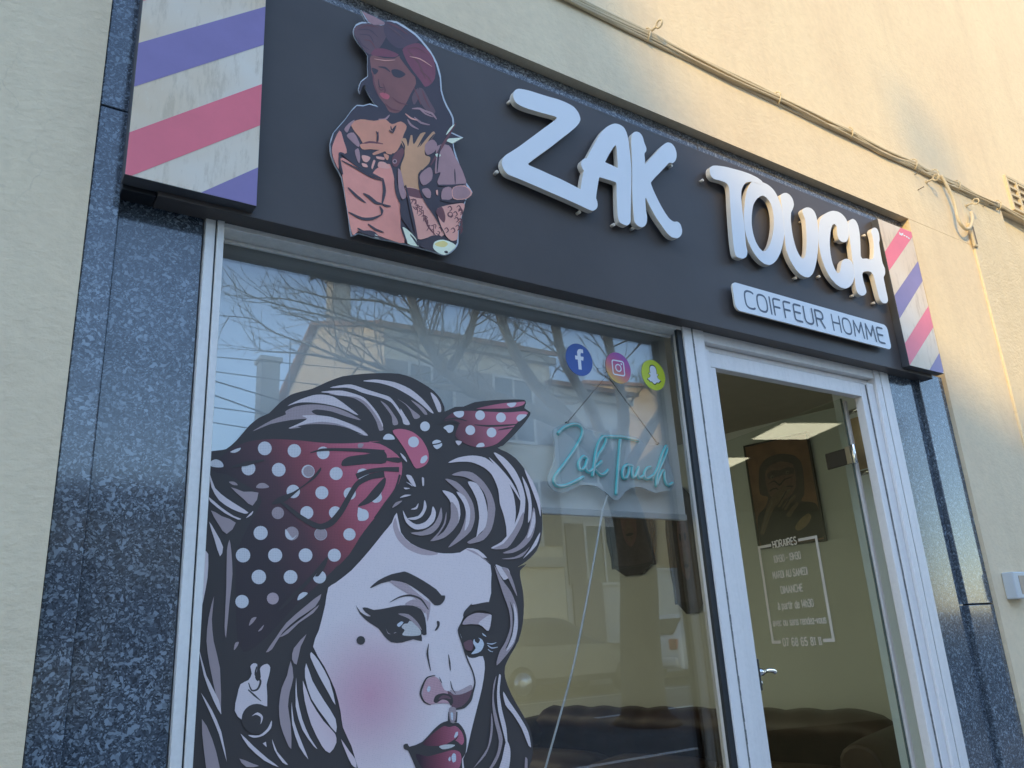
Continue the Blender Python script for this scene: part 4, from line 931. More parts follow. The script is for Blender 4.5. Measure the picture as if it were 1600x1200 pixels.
# front roll of hair
A(SH, C2([(205,878),(225,950),(280,1015),(350,1048),(440,1074),(400,1086),(340,1080),(270,1050),(215,995),(190,925)]))
A(SH, C2([(590,1050),(640,1062),(690,1100),(722,1125),(670,1092)]))
for mi, pts in [(LI,[(495,575),(550,547),(630,535),(700,548),(760,595),(820,670),(855,750),(868,850),(855,940),(822,1000),(815,930),(800,860),(780,800),(770,720),(735,640),(690,600),(622,572),(550,570)]),
                (LI,[(718,543),(770,590),(838,670),(878,740),(896,788),(868,745),(820,675),(765,605)]),
                (LI,[(745,520),(800,545),(860,610),(900,690),(920,770),(915,850),(895,920),(850,1000),(795,1042),(730,1046),(790,1010),(850,935),(885,850),(893,780),(870,700),(822,620)]),
                (GR,[(910,845),(905,910),(870,980),(820,1045),(740,1050),(800,1020),(860,940)]),
                (LI,[(903,650),(940,720),(956,810),(950,880),(935,905),(938,800),(918,715)]),(LI,[(915,610),(962,680),(1000,780),(1004,872),(985,800),(948,700)]),(GR,[(965,820),(978,900),(958,985),(910,1042),(850,1072),(795,1072),(870,1040),(930,970)]),(LI,[(968,840),(975,905),(950,975),(930,990),(950,920)]),
                (LI,[(1002,958),(982,1030),(908,1104),(950,1048)]),(GR,[(788,1105),(860,1095),(920,1062),(945,1038),(905,1090),(850,1106)]),
                (GR,[(515,642),(570,622),(630,630),(690,680),(735,750),(755,830),(735,940),(690,1000),(615,1022),(600,1012),(680,960),(708,890),(712,800),(690,735),(640,680),(580,652)]),
                (LI,[(603,680),(650,688),(690,750),(712,850),(700,930),(660,973),(650,985),(666,880),(655,790),(630,730)]),(GR,[(478,665),(540,680),(592,730),(632,800),(642,880),(620,950),(560,1005),(495,1042),(560,960),(588,880),(590,800),(550,730)]),
                (LI,[(540,735),(585,760),(615,830),(610,910),(585,950),(595,870),(580,800)]),
                (LI,[(463,728),(520,745),(552,790),(562,860),(545,915),(530,850),(500,778)]),(GR,[(510,790),(545,830),(552,900),(520,950),(470,990),(398,1007),(470,955),(508,880)]),
                (LI,[(410,815),(427,850),(415,900),(372,935),(312,942),(262,902),(245,838),(272,885),(320,915),(370,900),(400,860)]),(GR,[(456,820),(462,880),(440,932),(400,967),(340,977),(288,962),(350,953),(410,920),(440,870)]),(GR,[(485,845),(480,910),(430,985),(395,1008),(440,960),(470,910)]),
                (LI,[(364,780),(376,820),(352,870),(312,890),(268,882),(330,868),(356,830)]),(LI,[(331,798),(322,830),(288,832),(315,820)]),(LI,[(262,645),(292,648),(318,706),(300,702)]),(LI,[(262,680),(292,695),(298,706)]),(LI,[(350,655),(361,660),(361,702),(353,702)]),(LI,[(250,712),(284,716),(260,722)]),(LI,[(228,768),(255,752),(292,753),(255,764)]),(GR,[(186,824),(205,795),(242,784),(215,808)]),(LI,[(230,520),(258,545),(268,572),(245,550)]),
                (LI,[(755,1138),(790,1150),(825,1160),(835,1200),(800,1220)]),(LI,[(535,455),(570,458),(552,480)])]:
    A(mi, C2(pts))
# hair down the right side
for mi, pts in [(GR,[(820,85),(862,160),(912,230),(946,320),(950,420),(932,510),(890,572),(832,634),(848,560),(880,505),(908,420),(900,330),(868,240)]),(0,[(880,545),(900,500),(918,430),(918,340),(905,280),(925,330),(932,420),(915,500)]),(LI,[(925,290),(943,340),(948,430),(926,508),(885,555),(918,470),(930,380)]),(GR,[(860,95),(890,100),(922,165),(946,252),(925,215),(892,145)]),
                (LI,[(846,682),(856,690),(848,780),(862,880),(886,980),(892,1090),(868,1000),(840,880),(834,780)]),(GR,[(832,690),(816,790),(822,860),(846,960),(866,1040),(850,1120),(822,1180),(770,1240),(830,1130),(845,1050),(820,940),(808,850),(814,740)]),(LI,[(868,778),(900,830),(962,920),(1006,1000),(1022,1085),(1008,1075),(970,980),(920,900),(880,850)]),
                (LI,[(885,1050),(906,1090),(906,1160),(885,1240),(830,1260),(862,1150)]),(GR,[(803,895),(812,960),(802,1050),(770,1130),(705,1200),(720,1178),(780,1090),(798,1000)]),(GR,[(990,1140),(1002,1150),(1000,1220),(985,1260)])]:
    A(mi, C4(pts))
# right eye
A(SH, C4([(643,408),(668,368),(718,345),(770,348),(802,356),(790,440),(745,412),(690,406)])); A(LI, C4([(732,402),(765,372),(804,356),(787,443),(755,420)]))
A(WH, C4([(706,492),(730,482),(752,492),(762,520),(742,558),(692,572),(716,540),(703,512)])); A(PL, C4([(648,512),(690,492),(704,518),(694,552),(664,548)])); A(0, C4([(715,478),(740,490),(730,512),(712,500)]))
A(WH, C4([(752,455),(772,470),(775,476),(758,468)])); S(C4([(778,512),(805,516),(830,508)]), [1,1.8,.8], WH); S(C4([(782,522),(805,538),(838,533)]), [1,2,.8], WH); S(C4([(784,545),(798,556),(812,559)]), [1,1.4,.6], WH)
A(0, C4([(648,365),(652,340),(672,315),(695,293),(690,312),(720,296),(800,285),(802,325),(800,345),(760,332),(710,335),(672,358)]))
# left eye and brow
A(0, C4([(134,204),(180,165),(250,132),(305,120),(325,116),(360,130),(425,165),(500,215),(528,248),(548,249),(544,275),(522,300),(490,302),(458,268),(400,222),(330,180),(262,168),(195,182),(140,208)]), 2)
A(SH, C4([(240,172),(320,178),(380,222),(440,272),(468,292),(452,392),(442,330),(400,290),(380,262)]))
S(C4([(243,286),(300,256),(360,248),(415,270),(456,326)]), [.8,2.2,3,3,1.6]); A(SH, C4([(325,300),(372,270),(412,285),(442,322),(436,345),(400,310)]))
A(0, C4([(55,300),(80,338),(118,362),(138,362),(108,340),(92,316),(120,316),(155,328),(230,317),(300,303),(370,305),(415,325),(438,372),(446,462),(430,468),(416,462),(420,500),(372,490),(310,508),(250,506),(210,470),(180,430),(125,395),(78,350)]), 2)
A(EY, C4([(308,424),(322,405),(342,402),(352,388),(375,398),(412,440),(412,466),(360,472),(312,466),(325,440)])); A(GR, C4([(288,350),(345,352),(395,395),(420,440),(390,416),(345,375)])); A(WH, C4([(282,410),(305,392),(318,398),(295,422)])); A(GR, C4([(222,430),(232,452),(248,462),(232,458)])); S(C4([(265,456),(278,452)]), [1,1], GR)
ART.append((0, C4(circ(83,496,24,18)))); A(0, C4([(502,390),(516,392),(518,412),(505,436),(490,442),(504,415)]))
# nose
A(NO, C4([(440,720),(490,695),(520,720),(545,770),(600,790),(590,840),(500,842),(450,850),(424,805)])); 
A(PL, C4([(560,775),(600,792),(650,782),(696,758),(684,825),(640,858),(592,872),(580,838)])); A(SH, C4([(575,770),(620,775),(690,740),(697,765),(640,792),(595,795)]))
S(C4([(457,514),(450,570),(468,664)]), [.8,3.2,1]); S(C4([(566,574),(573,620),(577,662)]), [.8,2.6,1]); S(C4([(640,395),(622,440),(642,510),(668,595),(700,670),(712,730),(698,785),(685,825),(650,862),(605,876)]), [1.5,3,3,2.4,2.2,2.4,3.4,5,5,2])
S(C4([(492,688),(448,702),(424,745),(412,792),(432,834),(468,852)]), [1,2.2,3,3.2,2.6,1]); A(0, C4([(484,832),(496,800),(540,787),(582,800),(592,832),(580,856),(562,830),(530,822),(500,842)])); A(PL, C4([(510,822),(530,800),(565,802),(580,820),(555,815),(530,818)]))
A(WH, C4([(447,765),(456,748),(466,752),(464,775),(452,780)])); S(C4([(516,700),(522,715),(530,732)]), [.6,1.6,.6]); S(C4([(577,720),(586,760),(606,790)]), [.6,1.8,.6])
A(0, C4([(565,890),(562,945),(612,948),(616,890)]), 1); A(GR, C4([(570,868),(605,868),(607,925),(595,948),(580,946),(572,925)])); A(WH, C4([(578,895),(590,895),(590,935),(582,932)]))
# mouth
A(0, C4([(318,1072),(340,1065),(350,1082),(420,1056),(480,992),(520,956),(560,940),(590,953),(620,950),(652,990),(666,1040),(660,1120),(640,1150),(642,1200),(620,1280),(520,1330),(430,1270),(385,1200),(345,1105),(322,1095)]), 2)
A(LP, C4([(425,1068),(490,1002),(540,968),(570,974),(605,968),(640,1002),(652,1050),(638,1072),(605,1048),(560,1066),(500,1078)])); A(LP, C4([(385,1122),(450,1135),(520,1118),(590,1100),(628,1112),(638,1150),(622,1205),(560,1262),(460,1240),(410,1185)]))
A(EY, C4([(514,1080),(550,1070),(602,1072),(580,1088),(535,1096)])); A(WH, C4([(597,1028),(606,1003),(618,1000),(616,1020),(602,1034)])); A(WH, C4([(582,1140),(592,1118),(606,1125),(606,1160),(590,1168)])); A(WH, C4([(565,1150),(575,1136),(578,1155),(570,1162)])); S(C4([(560,1066),(600,1045),(620,1022)]), [1,2.4,1])
ART = [a for a in ART if a]
b = MB()
for i, (mi, pts) in enumerate(ART):
    b.poly([pts], (lambda i: lambda p: (lambda q: (q[0], YP-.0002-i*.00002, q[1]))(P(p[0], p[1], YP-.003)))(i), mi)
pst = b.build('window_poster', FILMS, fix=False)
tag(pst, 'large perforated window film of a woman with a polka dot bandana', 'poster')

# ------------------------------------------------------------------ round stickers on the window glass
YS = YG - .0012
SBLUE = simple('sticker_blue', (.045, .105, .34), .4, var=.03)
SYEL = simple('sticker_yellow', (.56, .64, .045), .4, var=.03)
SWHITE = simple('sticker_white', (.74, .76, .80), .4, var=.02)
SBLACK = simple('sticker_black', (.01, .01, .012), .4)
def sticker(name, cu, cv, rad, mt, label, shapes, mats):
    cx, cz = P(cu, cv, YS)
    t = thing(name, label, 'sticker', (cx, YS, cz), 'round social media stickers')
    b = MB(); b.prism([[(cx+rad*math.cos(2*math.pi*k/48), cz+rad*math.sin(2*math.pi*k/48)) for k in range(48)]], YS-.0006, YS+.0009, 0)
    b.build('disc', mt, t)
    b = MB()
    for i, (mi, loops) in enumerate(shapes):
        b.poly([[(cx+p[0]*rad, cz+p[1]*rad) for p in l] for l in loops], (lambda i: lambda p: (p[0], YS-.0008-i*.00012, p[1]))(i), mi)
    b.build('emblem', mats, t)
FSH = [(-.12,-.62),(.12,-.62),(.12,-.02),(.30,-.02),(.34,.22),(.12,.22),(.12,.36),(.17,.45),(.34,.45),(.34,.68),(.12,.69),(-.03,.63),(-.12,.48),(-.12,.22),(-.30,.22),(-.30,-.02),(-.12,-.02)]
sticker('round_sticker', 905, 562, .060, SBLUE, 'round blue sticker with a white letter f on the window', [(0, [FSH])], [SWHITE])
def rrect(w_, r_, n=6):
    o = []
    for cx, cy, a in ((w_-r_, w_-r_, 0), (-w_+r_, w_-r_, 90), (-w_+r_, -w_+r_, 180), (w_-r_, -w_+r_, 270)):
        for k in range(n+1): q = R(a+90*k/n); o.append((cx+r_*math.cos(q), cy+r_*math.sin(q)))
    return o
ci = P(966, 575, YS)
m_, t_, b_ = newmat('sticker_pink_orange')
tcx = N(t_, 'ShaderNodeTexCoord'); sp_ = N(t_, 'ShaderNodeSeparateXYZ'); t_.links.new(tcx.outputs['Object'], sp_.inputs[0])
a_ = N(t_, 'ShaderNodeMath', operation='MULTIPLY_ADD'); a_.inputs[1].default_value = .55; t_.links.new(sp_.outputs[0], a_.inputs[0]); t_.links.new(sp_.outputs[2], a_.inputs[2])
mr_ = N(t_, 'ShaderNodeMapRange'); s_mid = .55*ci[0]+ci[1]; mr_.inputs[1].default_value = s_mid-.065; mr_.inputs[2].default_value = s_mid+.06; t_.links.new(a_.outputs[0], mr_.inputs[0])
t_.links.new(ramp(t_, mr_.outputs[0], [(0, (.62, .40, .10)), (.3, (.60, .22, .16)), (.6, (.50, .10, .24)), (1, (.34, .09, .36))]), b_.inputs['Base Color']); b_.inputs['Roughness'].default_value = .4
SPINK = m_
sticker('round_sticker', 966, 575, .060, SPINK, 'round pink and orange sticker with a white camera outline on the window', [(0, [rrect(.50, .17), rrect(.42, .11)]), (0, [circ(0, 0, .26, 24), circ(0, 0, .18, 24)]), (0, [circ(.27, .28, .06, 12)])], [SWHITE])
GH = [(0,.62),(.17,.57),(.27,.42),(.28,.22),(.27,.08),(.38,.10),(.40,.03),(.28,-.04),(.36,-.20),(.54,-.30),(.52,-.36),(.40,-.40),(.37,-.48),(.22,-.46),(.10,-.56),(0,-.60),(-.10,-.56),(-.22,-.46),(-.37,-.48),(-.40,-.40),(-.52,-.36),(-.54,-.30),(-.36,-.20),(-.28,-.04),(-.40,.03),(-.38,.10),(-.27,.08),(-.28,.22),(-.27,.42),(-.17,.57)]
sticker('round_sticker', 1021, 586, .060, SYEL, 'round yellow sticker with a white ghost outline on the window', [(1, [smooth([(x*1.12, y*1.1) for x, y in GH], 2)]), (0, [smooth([(x*.98, y*.99) for x, y in GH], 2)])], [SWHITE, SBLACK])

# ------------------------------------------------------------------ blind and hanging neon sign behind the glass
bl = thing('roller_blind', 'light grey roller blind lowered halfway behind the shop window', 'blind', (1.3, .17, 1.92))
ZB = P(960, 798, .165)[1]
b = MB(); b.box(.44, 2.26, .164, .1655, ZB, 2.66); b.build('fabric', BLIND, bl)
b = MB(); b.box(.44, 2.26, .156, .174, ZB-.024, ZB-.001); b.build('bottom_bar', simple('blind_bar', (.55, .55, .54), .4), bl, bevel=.004)
b = MB(); b.tube([(.44, .19, 2.64), (2.26, .19, 2.64)], .02, 14); b.build('roller', BLIND, bl)
m_, t_, b_ = newmat('acrylic_sheet'); out_ = t_.nodes['Material Output']
tr_ = N(t_, 'ShaderNodeBsdfTransparent'); tr_.inputs[0].default_value = (.93, .96, .97, 1)
b_.inputs['Base Color'].default_value = (.86, .88, .88, 1); b_.inputs['Roughness'].default_value = .12
mx_ = N(t_, 'ShaderNodeMixShader'); mx_.inputs[0].default_value = .6
t_.links.new(tr_.outputs[0], mx_.inputs[1]); t_.links.new(b_.outputs[0], mx_.inputs[2]); t_.links.new(mx_.outputs[0], out_.inputs[0])
ACR = m_
YN = .112
ns = thing('neon_sign', 'teal neon script Zak Touch on a clear wavy acrylic sheet behind the window', 'neon sign', (P(950, 700, YN)[0], YN, 2.1))
nk = lambda pts, y=YN: [P(u, v, y) for u, v in crop(840, 640, 6.667, pts)]
ol = smooth(nk([(165,215),(230,165),(330,132),(430,130),(490,190),(600,230),(750,252),(900,262),(1040,288),(1110,345),(1210,368),(1320,370),(1352,400),(1365,500),(1385,600),(1415,690),(1425,790),(1390,838),(1300,850),(1230,866),(1160,842),(1080,806),(990,808),(910,860),(855,928),(815,942),(775,922),(720,870),(620,802),(520,780),(420,800),(330,845),(240,862),(160,832),(112,770),(110,690),(150,600),(180,480),(180,370),(165,280)]), 3)
b = MB(); b.prism([ol], YN, YN+.005, 0); b.build('acrylic_sheet', ACR, ns)
NP = [[(210,255),(260,200),(330,165),(400,155),(450,178),(468,220),(455,285),(410,370),(340,480),(260,590),(190,680),(168,730),(182,780),(230,800),(300,790),(390,750),(478,703)],
      [(515,510),(480,490),(445,520),(425,570),(435,618),(465,628),(500,580),(520,512),(503,570),(500,620),(530,650),(575,622)],
      [(570,700),(582,600),(602,460),(632,350),(672,290),(705,288),(710,330),(680,400),(632,470),(595,560)],
      [(668,540),(622,582),(590,612),(625,655),(660,682),(700,670),(738,628)],
      [(672,282),(780,285),(900,292),(1048,328)], [(858,312),(848,450),(832,650),(822,780),(816,890)],
      [(930,578),(900,600),(884,660),(890,708),(920,716),(945,670),(952,600),(930,574),(985,590)], [(988,585),(982,650),(990,705),(1020,692),(1052,600),(1040,680),(1060,716),(1100,690)],
      [(1178,602),(1140,612),(1110,660),(1112,712),(1142,722),(1200,690)], [(1185,730),(1250,610),(1292,480),(1322,410),(1342,380),(1352,420),(1330,485),(1280,600),(1240,700),(1236,800),(1262,720),(1300,642),(1322,640),(1320,700),(1338,770),(1368,790),(1408,765)]]
b = MB(); bc = MB()
for i, p in enumerate(NP):
    q = [(x, YN-.0075-.0006*(i % 3), z) for x, z in smooth(nk(p, YN-.008), 4, False)]
    b.tube(q, .0062, 8)
    bc.tube([(x, y-.0048, z) for x, y, z in q], .0027, 6)  # pale strip along the tube fronts, a highlight put into colour
b.build('neon_tube', NEON, ns); bc.build('painted_highlight', HILITE, ns)
def cord_mat():
    m, t, bs = newmat('twisted_cord'); co = objco(t); wv = N(t, 'ShaderNodeTexWave'); wv.inputs['Scale'].default_value = 55
    t.links.new(co, wv.inputs[0]); t.links.new(ramp(t, wv.outputs[0], [(.42, (.62, .60, .55)), (.55, (.03, .03, .03))]), bs.inputs['Base Color']); return m
CORD = cord_mat()
hk = P(949, 586, YN)
for (u, v) in ((887, 660), (1028, 693)):
    x, z = P(u, v, YN); b = MB(); b.tube([(hk[0], YN+.002, hk[1]), (x, YN+.002, z)], .0021, 6); b.tube([(x, YN-.003, z), (x, YN+.009, z)], .005, 8); b.build('cord', CORD, ns)
b = MB(); b.tube(smooth([(hk[0], YN+.004, hk[1]-.004), (hk[0]-.012, YN, hk[1]+.004), (hk[0], YN-.006, hk[1]+.014), (hk[0]+.006, YN, hk[1]+.03), (hk[0], YN+.05, hk[1]+.04)], 3, False), .0025, 6); b.build('hook', CHROME, ns)
b = MB()
pc = [P(950, 772, YN+.006), P(942, 800, YN+.006), P(925, 900, YN+.006), P(898, 1040, YN+.006), P(855, 1200, YN+.006)]
pl = smooth([(x, YN+.007+.002*i, z) for i, (x, z) in enumerate(pc)], 4, False) + [(1.33, .14, .80), (1.31, .15, .45)]
b.tube(pl, .0034, 8); b.build('power_cable', simple('white_cable', (.70, .70, .68), .4, var=.03), ns)

# ------------------------------------------------------------------ cables, hooks and small things on the wall
random.seed(11)
cb = thing('cable_bundle', 'bundle of wall cables painted cream running along above the sign', 'cables', (3.5, -.06, 3.945))
CX0, CX1, CZ = -1.0, 12.0, 3.945
clipx = [.9, 2.166, 3.02, 3.60, 4.20, 4.42, 4.66, 5.14, 6.4, 8]
def sag(x, amp):
    for a, c in zip([CX0]+clipx, clipx+[CX1]):
        if a <= x <= c: return -amp*math.sin(math.pi*(x-a)/(c-a))
    return 0
for k in range(8):
    oz = random.uniform(-.026, .028); oy = random.uniform(.006, .022); am = random.uniform(.0, .030) if k < 5 else random.uniform(0, .006); ph = random.uniform(0, 6)
    x = CX0; pth = []
    while x <= (CX1 if k < 5 else 5.2):
        pth.append((x, -.03-oy-.004*math.sin(x*3+ph), CZ+oz+sag(x, am)+.004*math.sin(x*7+ph)-.006*(x-3)/3)); x += .09
    b = MB(); b.tube(pth, random.choice([.0045, .0055, .0075]), 6); b.build('cable', CABLEM, cb)
def ringclip(b, x, z, r_=.024):
    b.tube([(x+.004*math.sin(a*2), -.032-.014-r_*.75*math.cos(a), z+1.35*r_*math.sin(a)) for a in [2*math.pi*k/12 for k in range(13)]], .004, 6)
    b.box(x-.007, x+.007, -.040, -.031, z-.012, z+.036)
for x in clipx:
    b = MB(); ringclip(b, x, CZ-.004); b.build('cable_clip', CABLEM, cb)
# loose loop of thick cable that drops from the bundle to an eye bolt
lp = [P(u, v, -.055) for u, v in crop(1400, 200, 5.455, [(385,405),(420,490),(460,590),(482,680),(495,770),(520,830),(560,872),(600,865),(628,820),(640,760),(640,715)])]
b = MB(); b.tube(smooth([(x, -.056-.02*math.sin(math.pi*i/10), z) for i, (x, z) in enumerate(lp)], 4, False), .0095, 10); b.build('cable_loop', CABLEM, cb)
def eye(u, v, label, big=True, sc=.8):
    x, z = P(u, v, -.03)
    t = thing('eye_bolt', label, 'eye bolt', (x, -.03, z), 'painted eye bolts on the plaster')
    b = MB(); b.tube([(x, -.028, z), (x, -.072, z)], .0065*sc, 8); b.tube([(x, -.029, z), (x, -.034, z)], .014*sc, 12); b.build('shank', CABLEM, t)
    b = MB(); b.tube([(x, -.072-.022*sc+.022*sc*math.cos(a), z+.022*sc*math.sin(a)) for a in [2*math.pi*k/16 for k in range(17)]], .0055*sc, 7); b.build('ring', CABLEM, t)
eye(1015, 51, 'cream painted eye bolt under the cables above the letters ZAK')
eye(1447, 285, 'cream painted eye bolt hanging just below the cables, beside two bare nails')
eye(1509, 322, 'cream painted eye bolt holding the loose cable loop')
NAILM = simple('painted_nail', (.22, .17, .11), .7)
nl = None
for u, v, lb in ((1429, 273, 'upper bare nail in the sunlit plaster beside the eye bolt'), (1434, 297, 'lower bare nail in the sunlit plaster under the eye bolt'), (1535, 323, 'bare nail at the top of the rough pilaster, right of the cable loop')):
    x, z = P(u, v, -.03)
    if nl is None:
        b = MB(); b.tube([(x, -.028, z), (x, -.064, z+.002)], .0026, 6); b.tube([(x, -.064, z+.002), (x, -.0655, z+.002)], .004, 8)
        nl = b.build('nail', NAILM, loc=(x, -.03, z)); o = nl
    else:
        o = nl.copy(); C.objects.link(o); o.location = (x, -.03, z)
    tag(o, lb, 'nail', 'bare nails in the plaster')
# slotted vent grille
vg = thing('vent_grille', 'cream louvred vent grille high on the wall at the right edge', 'vent', (5.6, -.03, 4.0))
gx, gz_ = P(1577, 277, -.04); 
VX0, VX1 = P(1577, 300, -.04)[0]-.004, P(1577, 300, -.04)[0]+.42; VZ0, VZ1 = P(1590, 330, -.04)[1], P(1577, 277, -.04)[1]
b = MB()
b.box(VX0, VX0+.018, -.046, -.030, VZ0, VZ1); b.box(VX1-.018, VX1, -.046, -.030, VZ0, VZ1); b.box(VX0+.0185, VX1-.0185, -.046, -.030, VZ1-.018, VZ1); b.box(VX0+.0185, VX1-.0185, -.046, -.030, VZ0, VZ0+.018)
for k in (1, 2): b.box(VX0+k*.14-.012, VX0+k*.14+.012, -.045, -.030, VZ0+.0185, VZ1-.0185)
b.build('grille_frame', CABLEM, vg)
b = MB()
hh = (VZ1-VZ0-.04)/4
for k in range(4):
    z = VZ0+.022+k*hh
    for s_ in range(3):
        a0 = VX0+.02+s_*.14+(.012 if s_ else 0); a1 = VX0+(s_+1)*.14-.013
        b.box(a0, min(a1, VX1-.02), -.043, -.0305, z+hh*.72, z+hh)
b.build('slats', CABLEM, vg)
b = MB(); b.box(VX0+.018, VX1-.018, -.0303, -.0301, VZ0+.018, VZ1-.018); b.build('painted_shade', simple('vent_shade', (.34, .27, .18), .9), vg)  # dark backing behind the slats, the vent's shade put into its colour
# flat conduit cover at the edge of the pilaster, and a letter box / bell unit
x, z = P(1519, 372, -.04)
cv = thing('cable_cover', 'short flat cable cover on the edge of the rough pilaster', 'cable cover', (x, -.042, z-.05))
b = MB(); b.box(x-.02, x+.022, -.055, -.0425, z-.06, z+.085); b.build('cover', CABLEM, cv, bevel=.003)
b = MB(); b.box(x-.002, x+.015, -.0562, -.0555, z-.045, z+.07); b.build('slot', NAILM, cv)
x0, z1 = P(1573, 894, -.06); x0 -= .0; z0 = P(1585, 936, -.06)[1]
bb = thing('wall_box', 'pale grey doorbell box on the plaster at the right edge', 'doorbell', (x0+.06, -.03, z0))
b = MB(); b.box(x0, x0+.145, -.085, -.031, z0, z1); b.build('housing', simple('grey_plastic', (.55, .57, .57), .45, var=.03), bb, bevel=.006)
b = MB(); b.box(x0+.045, x0+.13, -.0865, -.0855, z0+.02, z1-.018); b.build('front_plate', simple('brown_plate', (.30, .22, .17), .4, var=.2), bb)

# ------------------------------------------------------------------ the woman cutout on the fascia
def F1(p): return crop(480, 0, 2.857, p)
def F7(p): return crop(480, 0, 5.715, p)
def F8(p): return crop(500, 190, 5.454, p)
YC = -.090
def cm(name, px, rough=.22, k=1.0): return simple(name, tuple(q*k for q in alb(px)), rough, var=.16, vscale=7)
CUTM = [simple('cutout_edge', (.55, .56, .57), .3), cm('ink_black', (44, 38, 44)), cm('ink_skin', (162, 120, 102)), cm('ink_face', (100, 68, 66)), cm('ink_hair', (76, 60, 66)), cm('ink_wine', (94, 52, 66)),
        cm('ink_salmon', (186, 122, 116)), cm('ink_lavender', (126, 108, 118)), cm('ink_ochre', (154, 128, 100)), cm('ink_pink', (190, 136, 132)), cm('ink_brown', (84, 52, 56)), cm('ink_cream', (214, 202, 190)), cm('ink_yolk', (214, 176, 122)), cm('ink_lip', (150, 78, 92)), cm('ink_plum', (62, 50, 60))]
ED, IB, SK, FCE, HA, WI, SA, LV, OC, PK, BR, CRM, YO, LPP, PM = range(15)
OUT = F1([(240,44),(252,68),(266,92),(285,97),(300,100),(330,106),(345,104),(358,92),(400,95),(450,125),(485,150),(512,178),(552,228),(580,280),(597,340),(601,400),(612,440),(626,472),(642,500),(653,525),(655,550),(645,590),(697,614),(655,637),(662,680),(684,745),(706,810),(738,858),(712,888),(694,950),(676,1035),(675,1085),(660,1112),(636,1132),(612,1138),(565,1122),(500,1105),(400,1080),(300,1060),(232,1040),(200,1052),(190,990),(176,900),(155,790),(125,735),(108,690),(103,640),(118,590),(170,530),(195,495),(222,468),(250,470),(280,462),(320,474),(300,455),(280,425),(262,390),(260,372),(246,382),(238,415),(230,395),(240,362),(262,345),(273,335),(271,290),(272,245),(258,222),(230,190),(210,155),(208,130),(218,108),(245,97),(272,96)])
CUT = []
def U(mi, pts, sm=3): CUT.append((mi, smooth(pts, sm) if sm > 1 else pts))
def W(pts, wd, mi=1): 
    q = smooth(pts, 3, False); n = len(q); CUT.append((mi, stroke2(q, [wd*(.35+.65*math.sin(math.pi*i/(n-1))) for i in range(n)])))
cx_, cy_ = 605, 230
U(IB, [(cx_+(x-cx_)*.988, cy_+(y-cy_)*.992) for x, y in OUT], 1)
U(HA, F7([(425,245),(470,215),(550,200),(680,225),(720,250),(705,330),(650,420),(560,480),(480,390),(432,310)])); U(PM, F7([(700,190),(760,188),(900,265),(1000,355),(900,410),(820,425),(740,370),(690,280)]))
U(LV, F7([(492,92),(600,140),(695,192),(690,215),(600,215),(552,190)]), 1)
U(FCE, F7([(572,490),(680,510),(780,516),(830,495),(900,580),(960,660),(975,740),(930,830),(880,930),(820,1000),(740,992),(700,930),(640,850),(590,740),(575,600)]))
U(WI, F7([(855,440),(900,400),(1000,380),(1090,450),(1140,540),(1143,700),(1060,770),(980,670),(900,550)])); U(WI, F7([(610,430),(700,430),(820,480),(780,505),(650,495),(575,480)]))
U(HA, F7([(1000,780),(1040,790),(1100,900),(1150,990),(1120,1020),(1050,960),(1010,890)])); U(HA, F7([(940,860),(990,780),(1000,860),(960,930)]))
U(LPP, F7([(650,830),(690,822),(740,848),(725,880),(680,870)])); U(IB, F7([(755,622),(800,612),(850,630),(882,660),(830,690),(775,672)])); U(IB, F7([(580,600),(620,610),(640,625),(610,660),(590,640)])); W(F7([(640,590),(700,600),(745,635)]), 3); W(F7([(575,640),(590,760),(640,860)]), 5); W(F7([(640,700),(650,770),(690,780)]), 1.5)
W(F7([(900,440),(1000,560),(1060,700)]), 3, BR); W(F7([(830,500),(930,620),(1050,770)]), 4); W(F7([(450,260),(560,260),(640,330)]), 2, PM); W(F7([(470,300),(560,310),(600,380)]), 2, PM); W(F7([(510,350),(570,360),(620,440)]), 2, BR)
for pts in [[(940,965),(1010,965),(1100,1010)],[(900,1060),(930,1110),(1000,1150)],[(960,1040),(1020,1090),(1100,1110)],[(1050,980),(1120,1010),(1160,1060)],[(640,1060),(700,1060),(740,1020)]]: W(F7(pts), 3.2, LV)
for p, wd, c in [([(470,250),(540,220),(640,240)],2,BR),([(455,330),(500,400),(560,440)],2,PM),([(720,200),(800,230),(900,300)],2.2,BR),([(730,230),(800,280),(870,340)],2,HA),([(900,430),(980,420),(1080,480)],1.6,BR),([(920,500),(1010,520),(1120,590)],1.6,PK),([(1010,620),(1080,680),(1120,740)],1.8,BR),([(1030,800),(1060,880),(1100,960)],2.6,BR),([(960,780),(990,850),(1020,930)],2.4,BR),([(1000,960),(1060,1010),(1130,1040)],2.6,LV),([(880,1010),(930,1050),(990,1070)],2.6,PK),([(600,520),(700,535),(790,530)],1.4,PK),([(680,740),(700,800),(690,830)],2,BR),([(640,770),(660,800),(690,790)],1.6,BR),([(760,860),(820,910),(900,930)],1.8,BR),([(700,920),(760,970),(830,985)],2.2,BR),([(590,640),(600,740),(640,850)],2.4,BR)]: W(F7(p), wd, c)
U(SK, F1([(198,548),(240,530),(300,537),(350,530),(380,552),(420,540),(446,562),(432,600),(420,640),(390,682),(330,668),(262,652),(235,610),(212,582)])); W(F1([(318,585),(316,620),(312,640)]), 3.5, BR); W(F1([(236,645),(280,632),(340,640)]), 3.2, BR); W(F1([(375,560),(380,580),(395,560)]), 2.4)
U(SA, F8([(178,308),(260,340),(320,380),(430,450),(480,400),(540,370),(600,360),(640,500),(690,700),(690,900),(722,1030),(560,990),(430,942),(330,932),(282,962),(240,770),(200,500)]))
